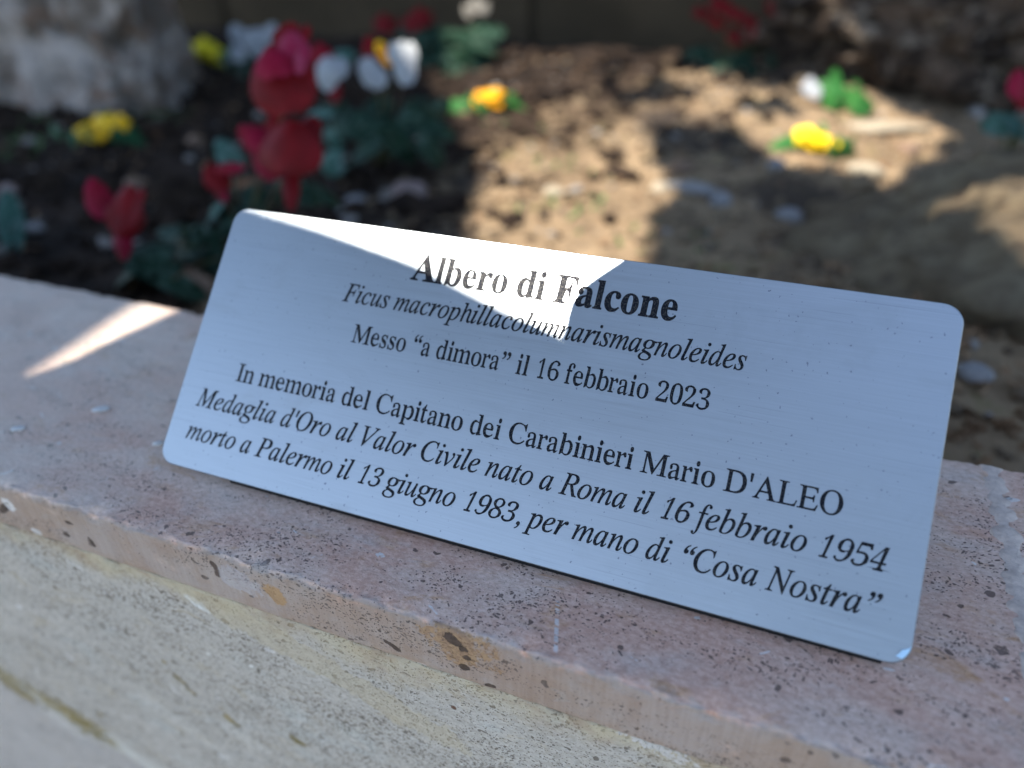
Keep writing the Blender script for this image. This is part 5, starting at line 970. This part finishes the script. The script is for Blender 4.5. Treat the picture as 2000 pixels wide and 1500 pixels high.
flower(e, b, [(640, 138, .55, 46, 72, 90, mat_wpet, 0, 0), (655, 128, .56, 44, 50, 30, mat_wpet, -20, 0), (628, 103, .565, 48, 44, -20, mat_mag, 15, 0), (652, 178, .548, 46, 28, 178, mat_red, 0, 0)], (650, 190))
leafset(e, b, [(670, 110, .60, 60, 50, 30, 0, -30), (620, 215, .54, 60, 50, -60, 0, -40)], mat_cyc2)
e, b = plant('white_pansy', 480, 150, 'white pansies in the shade behind the topmost red bloom', 'flower')
flower(e, b, [(492, 68, b.y - .02, 46, 60, -80, mat_wpet, 20, 0), (520, 62, b.y - .02, 46, 40, 30, mat_wpet, -20, 0), (465, 62, b.y - .01, 40, 34, -30, mat_wpet, 20, 0), (500, 80, b.y - .03, 36, 60, 80, mat_wpet, 0, 0)], (492, 85, b.y - .02))
flower(e, b, [(461, 100, b.y - .04, 36, 34, 0, mat_wpet, 0, 0), (468, 106, b.y - .045, 26, 26, 40, mat_wpet, 0, 0)], (462, 110, b.y - .04))
leafset(e, b, [(470, 128, b.y - .04, 60, 40, -40, 0, -40), (500, 120, b.y - .03, 60, 40, 30, 0, -40), (440, 120, b.y - .03, 50, 40, -70, 0, -40)], mat_cyc)

def primrose(px, py, label, sz=95, heads=((-.25, .04, 1), (.22, -.06, 1), (0, .12, .8)), mt=None, seed=0, leaves=None, lm=None):
    e, b = plant('yellow_primrose', px, py + sz * .35, label, 'flower', group=None)
    rs = random.Random(seed + 5); y = b.y - .01
    for h, (ox, oy, s) in enumerate(heads):
        ox *= sz; oy *= sz; pets = []
        for j in range(5):
            a = j * 72 + rs.uniform(-18, 18); rr = sz * .17 * s
            pets.append((px + ox + rr * math.sin(math.radians(a)), py + oy - rr * .7 * math.cos(math.radians(a)), y - h * .003, sz * .38 * s, sz * .36 * s, a, mt or mat_yel, rs.uniform(-30, 30), rs.uniform(-40, -5)))
        f = flower(e, b, pets, (px + ox, py + oy + 6, y), nm='flower')
        k_ = pxm(px, py, y); c = aty(px + ox, py + oy, y - .003)
        d = stone('flower_eye', tuple(c), (sz * .045 * k_,) * 3, 2, mat_ora, h, .1); d.parent = f
    it = []
    rs = random.Random(seed + 50)
    for (ox, oy, l, a) in leaves or ((-.85, .28, .7, -75), (-.5, .42, .6, -110), (-.1, .5, .6, 175), (.35, .48, .6, 140), (.8, .20, .8, 80), (.62, .02, .6, 50), (-.55, .05, .5, -50), (.1, -.15, .5, 10), (-.25, .3, .6, -140), (.6, .36, .6, 115)):
        it.append((px + ox * sz, py + oy * sz, b.y + .004 - .03 * oy, l * sz, l * sz * rs.uniform(.5, .65), a + rs.uniform(-12, 12), rs.uniform(-30, 30), rs.uniform(-50, -25)))
    leafset(e, b, it, lm or mat_prim, .0)
primrose(190, 250, 'golden primrose with low green leaves on dark soil below the limestone boulder', 95, heads=((-.22, .12, 1), (.12, -.06, 1.05), (.42, -.10, .7)), seed=1, mt=petmat('golden_petal', (.62, .34, .006), (.70, .42, .01), .1), lm=leafmat('dark_primrose_leaf', (.015, .07, .028), (.03, .10, .045)))
primrose(402, 98, 'pale yellow primrose right beside the limestone boulder', 80, heads=((-.12, -.05, 1.1), (.28, .10, .8), (.45, .28, .5)), seed=2, mt=petmat('lemon_petal', (.60, .48, .01), (.66, .56, .02), .1))
primrose(955, 190, 'orange yellow primrose with green leaves at the top of the sunny earth', 80, heads=((-.12, .02, 1), (.12, 0, 1)), seed=3, mt=petmat('deep_yellow_petal', (.62, .26, .004), (.70, .33, .006), .1))
primrose(1597, 270, 'bright sunlit yellow primrose above the upper right part of the plaque', 84, heads=((-.16, -.06, 1.15), (.05, .06, .8), (.34, .12, .6)), seed=4)
primrose(1568, 106, 'small yellow primrose in deep shade below the far red flowers', 46, heads=((0, 0, 1.1),), seed=5)

e, b = plant('white_primula', 1640, 205, 'sunlit clump of bright green leaves with one white bloom at its left', 'flower')
flower(e, b, [(1588, 168, b.y - .02, 40, 36, 0, mat_wpet, 20, 0), (1594, 176, b.y - .025, 34, 30, 160, mat_wpet, 0, 0), (1580, 175, b.y - .02, 34, 24, -40, mat_wpet, 25, 0)], (1590, 188, b.y - .02))
leafset(e, b, [(1625, 182, b.y - .01, 80, 56, -30, 0, -20), (1665, 186, b.y - .01, 84, 60, 20, 0, -20), (1690, 198, b.y - .02, 70, 50, 60, 0, -25), (1640, 168, b.y + .01, 80, 50, 5, 0, -20), (1630, 175, b.y, 60, 40, -10, 0, -40), (1660, 180, b.y, 60, 44, 20, 0, -40), (1690, 188, b.y, 50, 40, 60, 0, -40), (1650, 200, b.y - .02, 70, 40, 90, 0, -40), (1620, 195, b.y - .02, 50, 36, -70, 0, -40), (1680, 165, b.y + .02, 50, 36, 30, 0, -40), (1640, 160, b.y + .02, 50, 30, -20, 0, -40), (1700, 205, b.y - .01, 40, 30, 100, 0, -40)], mat_prim, 0)
e, b = plant('white_cyclamen', 1690, 150, 'shaded white cyclamen below the brown boulder at the upper right', 'flower')
flower(e, b, [(1655, 95, b.y - .03, 52, 36, -30, mat_wpet, 10, 0), (1680, 85, b.y - .03, 52, 34, 5, mat_wpet, -10, 0), (1665, 108, b.y - .032, 30, 40, 90, mat_wpet, 0, 0)], (1672, 115, b.y - .03))
flower(e, b, [(1722, 80, b.y - .02, 50, 32, 10, mat_wpet, 0, 0), (1735, 92, b.y - .02, 40, 28, 30, mat_wpet, -20, 0), (1712, 92, b.y - .02, 40, 24, -20, mat_wpet, 20, 0)], (1722, 105, b.y - .02))
leafset(e, b, [(1650, 135, b.y, 60, 44, -50, 0, -40), (1700, 135, b.y, 60, 44, 20, 0, -40), (1740, 125, b.y, 50, 40, 70, 0, -40), (1670, 150, b.y, 60, 40, 170, 0, -40)], mat_cyc)

# dark red cyclamens in the shade by the back wall, upper right
e, b = plant('red_cyclamen', 1440, 135, 'dark red cyclamen with many blooms in deep shade before the back wall', 'flower')
rs = random.Random(4)
for (x, y) in [(1370, 22), (1400, 40), (1430, 20), (1462, 36), (1440, 68), (1475, 60), (1515, 12), (1530, 62), (1405, 5)]:
    s = rs.uniform(26, 38)
    flower(e, b, [(x, y, b.y - .02, s, s * .7, rs.uniform(-30, 30), mat_dred, 15, 0), (x + 9, y + 5, b.y - .015, s * .8, s * .6, rs.uniform(10, 70), mat_dred, -20, 0), (x - 8, y + 4, b.y - .012, s * .8, s * .5, rs.uniform(-70, -10), mat_red, 20, 0)], (x, y + 16, b.y - .015))
leafset(e, b, [(1360 + 24 * i, 100 + 14 * ((i * 7) % 4), b.y - .01 * (i % 3), 66, 54, -80 + 22 * i, 0, -42) for i in range(8)], mat_cyc)
# flowers along the wall, centre
e, b = plant('dark_leaved_cyclamen', 880, 130, 'dark leaved cyclamen with dull red and one faded buff bloom before the back wall', 'flower')
for (x, y, mt) in [(752, 44, mat_dred), (822, 32, mat_dred), (808, 44, mat_dred)]:
    flower(e, b, [(x, y, b.y - .01, 42, 34, -10, mt, 10, 0), (x + 9, y + 3, b.y, 34, 26, 30, mt, -20, 0), (x - 9, y + 4, b.y, 34, 24, -35, mt, 20, 0)], (x, y + 16, b.y))
flower(e, b, [(930, 8, b.y, 34, 30, 0, mat_fade, 0, 0), (914, 20, b.y, 30, 20, -30, mat_fade, 0, 0), (946, 14, b.y, 28, 20, 30, mat_fade, 0, 0)], (930, 30, b.y))
leafset(e, b, [(800 + 26 * (i % 7), 55 + 26 * (i // 7) + 8 * (i % 3), b.y - .015 * (i // 7), 70, 60, -70 + 24 * (i % 7), 0, -42) for i in range(20)], mat_cyc, .2)
e, b = plant('red_cyclamen', 1990, 250, 'red cyclamen half out of view above the sandy boulder at the right edge', 'flower', .66)
flower(e, b, [(1996, 162, b.y - .02, 60, 48, 5, mat_mag, 10, 0), (2006, 190, b.y - .018, 50, 44, 170, mat_red, 0, 0), (2016, 160, b.y - .015, 54, 40, 30, mat_red, -20, 0)], (2000, 200, b.y - .015))
leafset(e, b, [(1945, 240, b.y - .01, 70, 50, -60, 0, -40), (1985, 240, b.y - .02, 76, 54, 0, 0, -40), (2030, 245, b.y - .02, 70, 50, 60, 0, -40), (1965, 225, b.y + .01, 60, 50, -20, 0, -40)], mat_cyc2)
e, b = plant('blue_green_seedling', 15, 470, 'single broad blue green leaf standing at the left edge of the bed', 'plant')
leafset(e, b, [(20, 415, b.y - .005, 95, 62, -10, 10, -20), (-20, 430, b.y, 80, 50, -60, 0, -35)], mat_cyc2)
# low weeds on the left
rs = random.Random(12); V, F = [], []
for (cx, cy) in [(45, 270), (40, 300), (70, 280), (270, 225), (300, 240), (235, 215), (1100, 330), (1120, 400), (1290, 470), (1010, 250), (330, 225), (60, 240)]:
    x0, y0, z0 = on_soil(cx, cy)
    for k in range(26):
        x, y = x0 + rs.gauss(0, .022), y0 + rs.gauss(0, .022); z = soil_h(x, y); a = rs.uniform(0, 6.28); L = rs.uniform(.006, .014); w = L * .4
        d = Vector((math.cos(a), math.sin(a), rs.uniform(.3, 1.1))).normalized(); s = Vector((-math.sin(a), math.cos(a), 0)); p = Vector((x, y, z)); o = len(V)
        V += [p, p + d * L * .5 + s * w * .5, p + d * L, p + d * L * .5 - s * w * .5]; F.append((o, o + 1, o + 2, o + 3))
tag(mesh('low_weeds', V, F, mat_weed, None, False), 'tiny green weeds sprouting from the soil', 'weeds', kind='stuff')
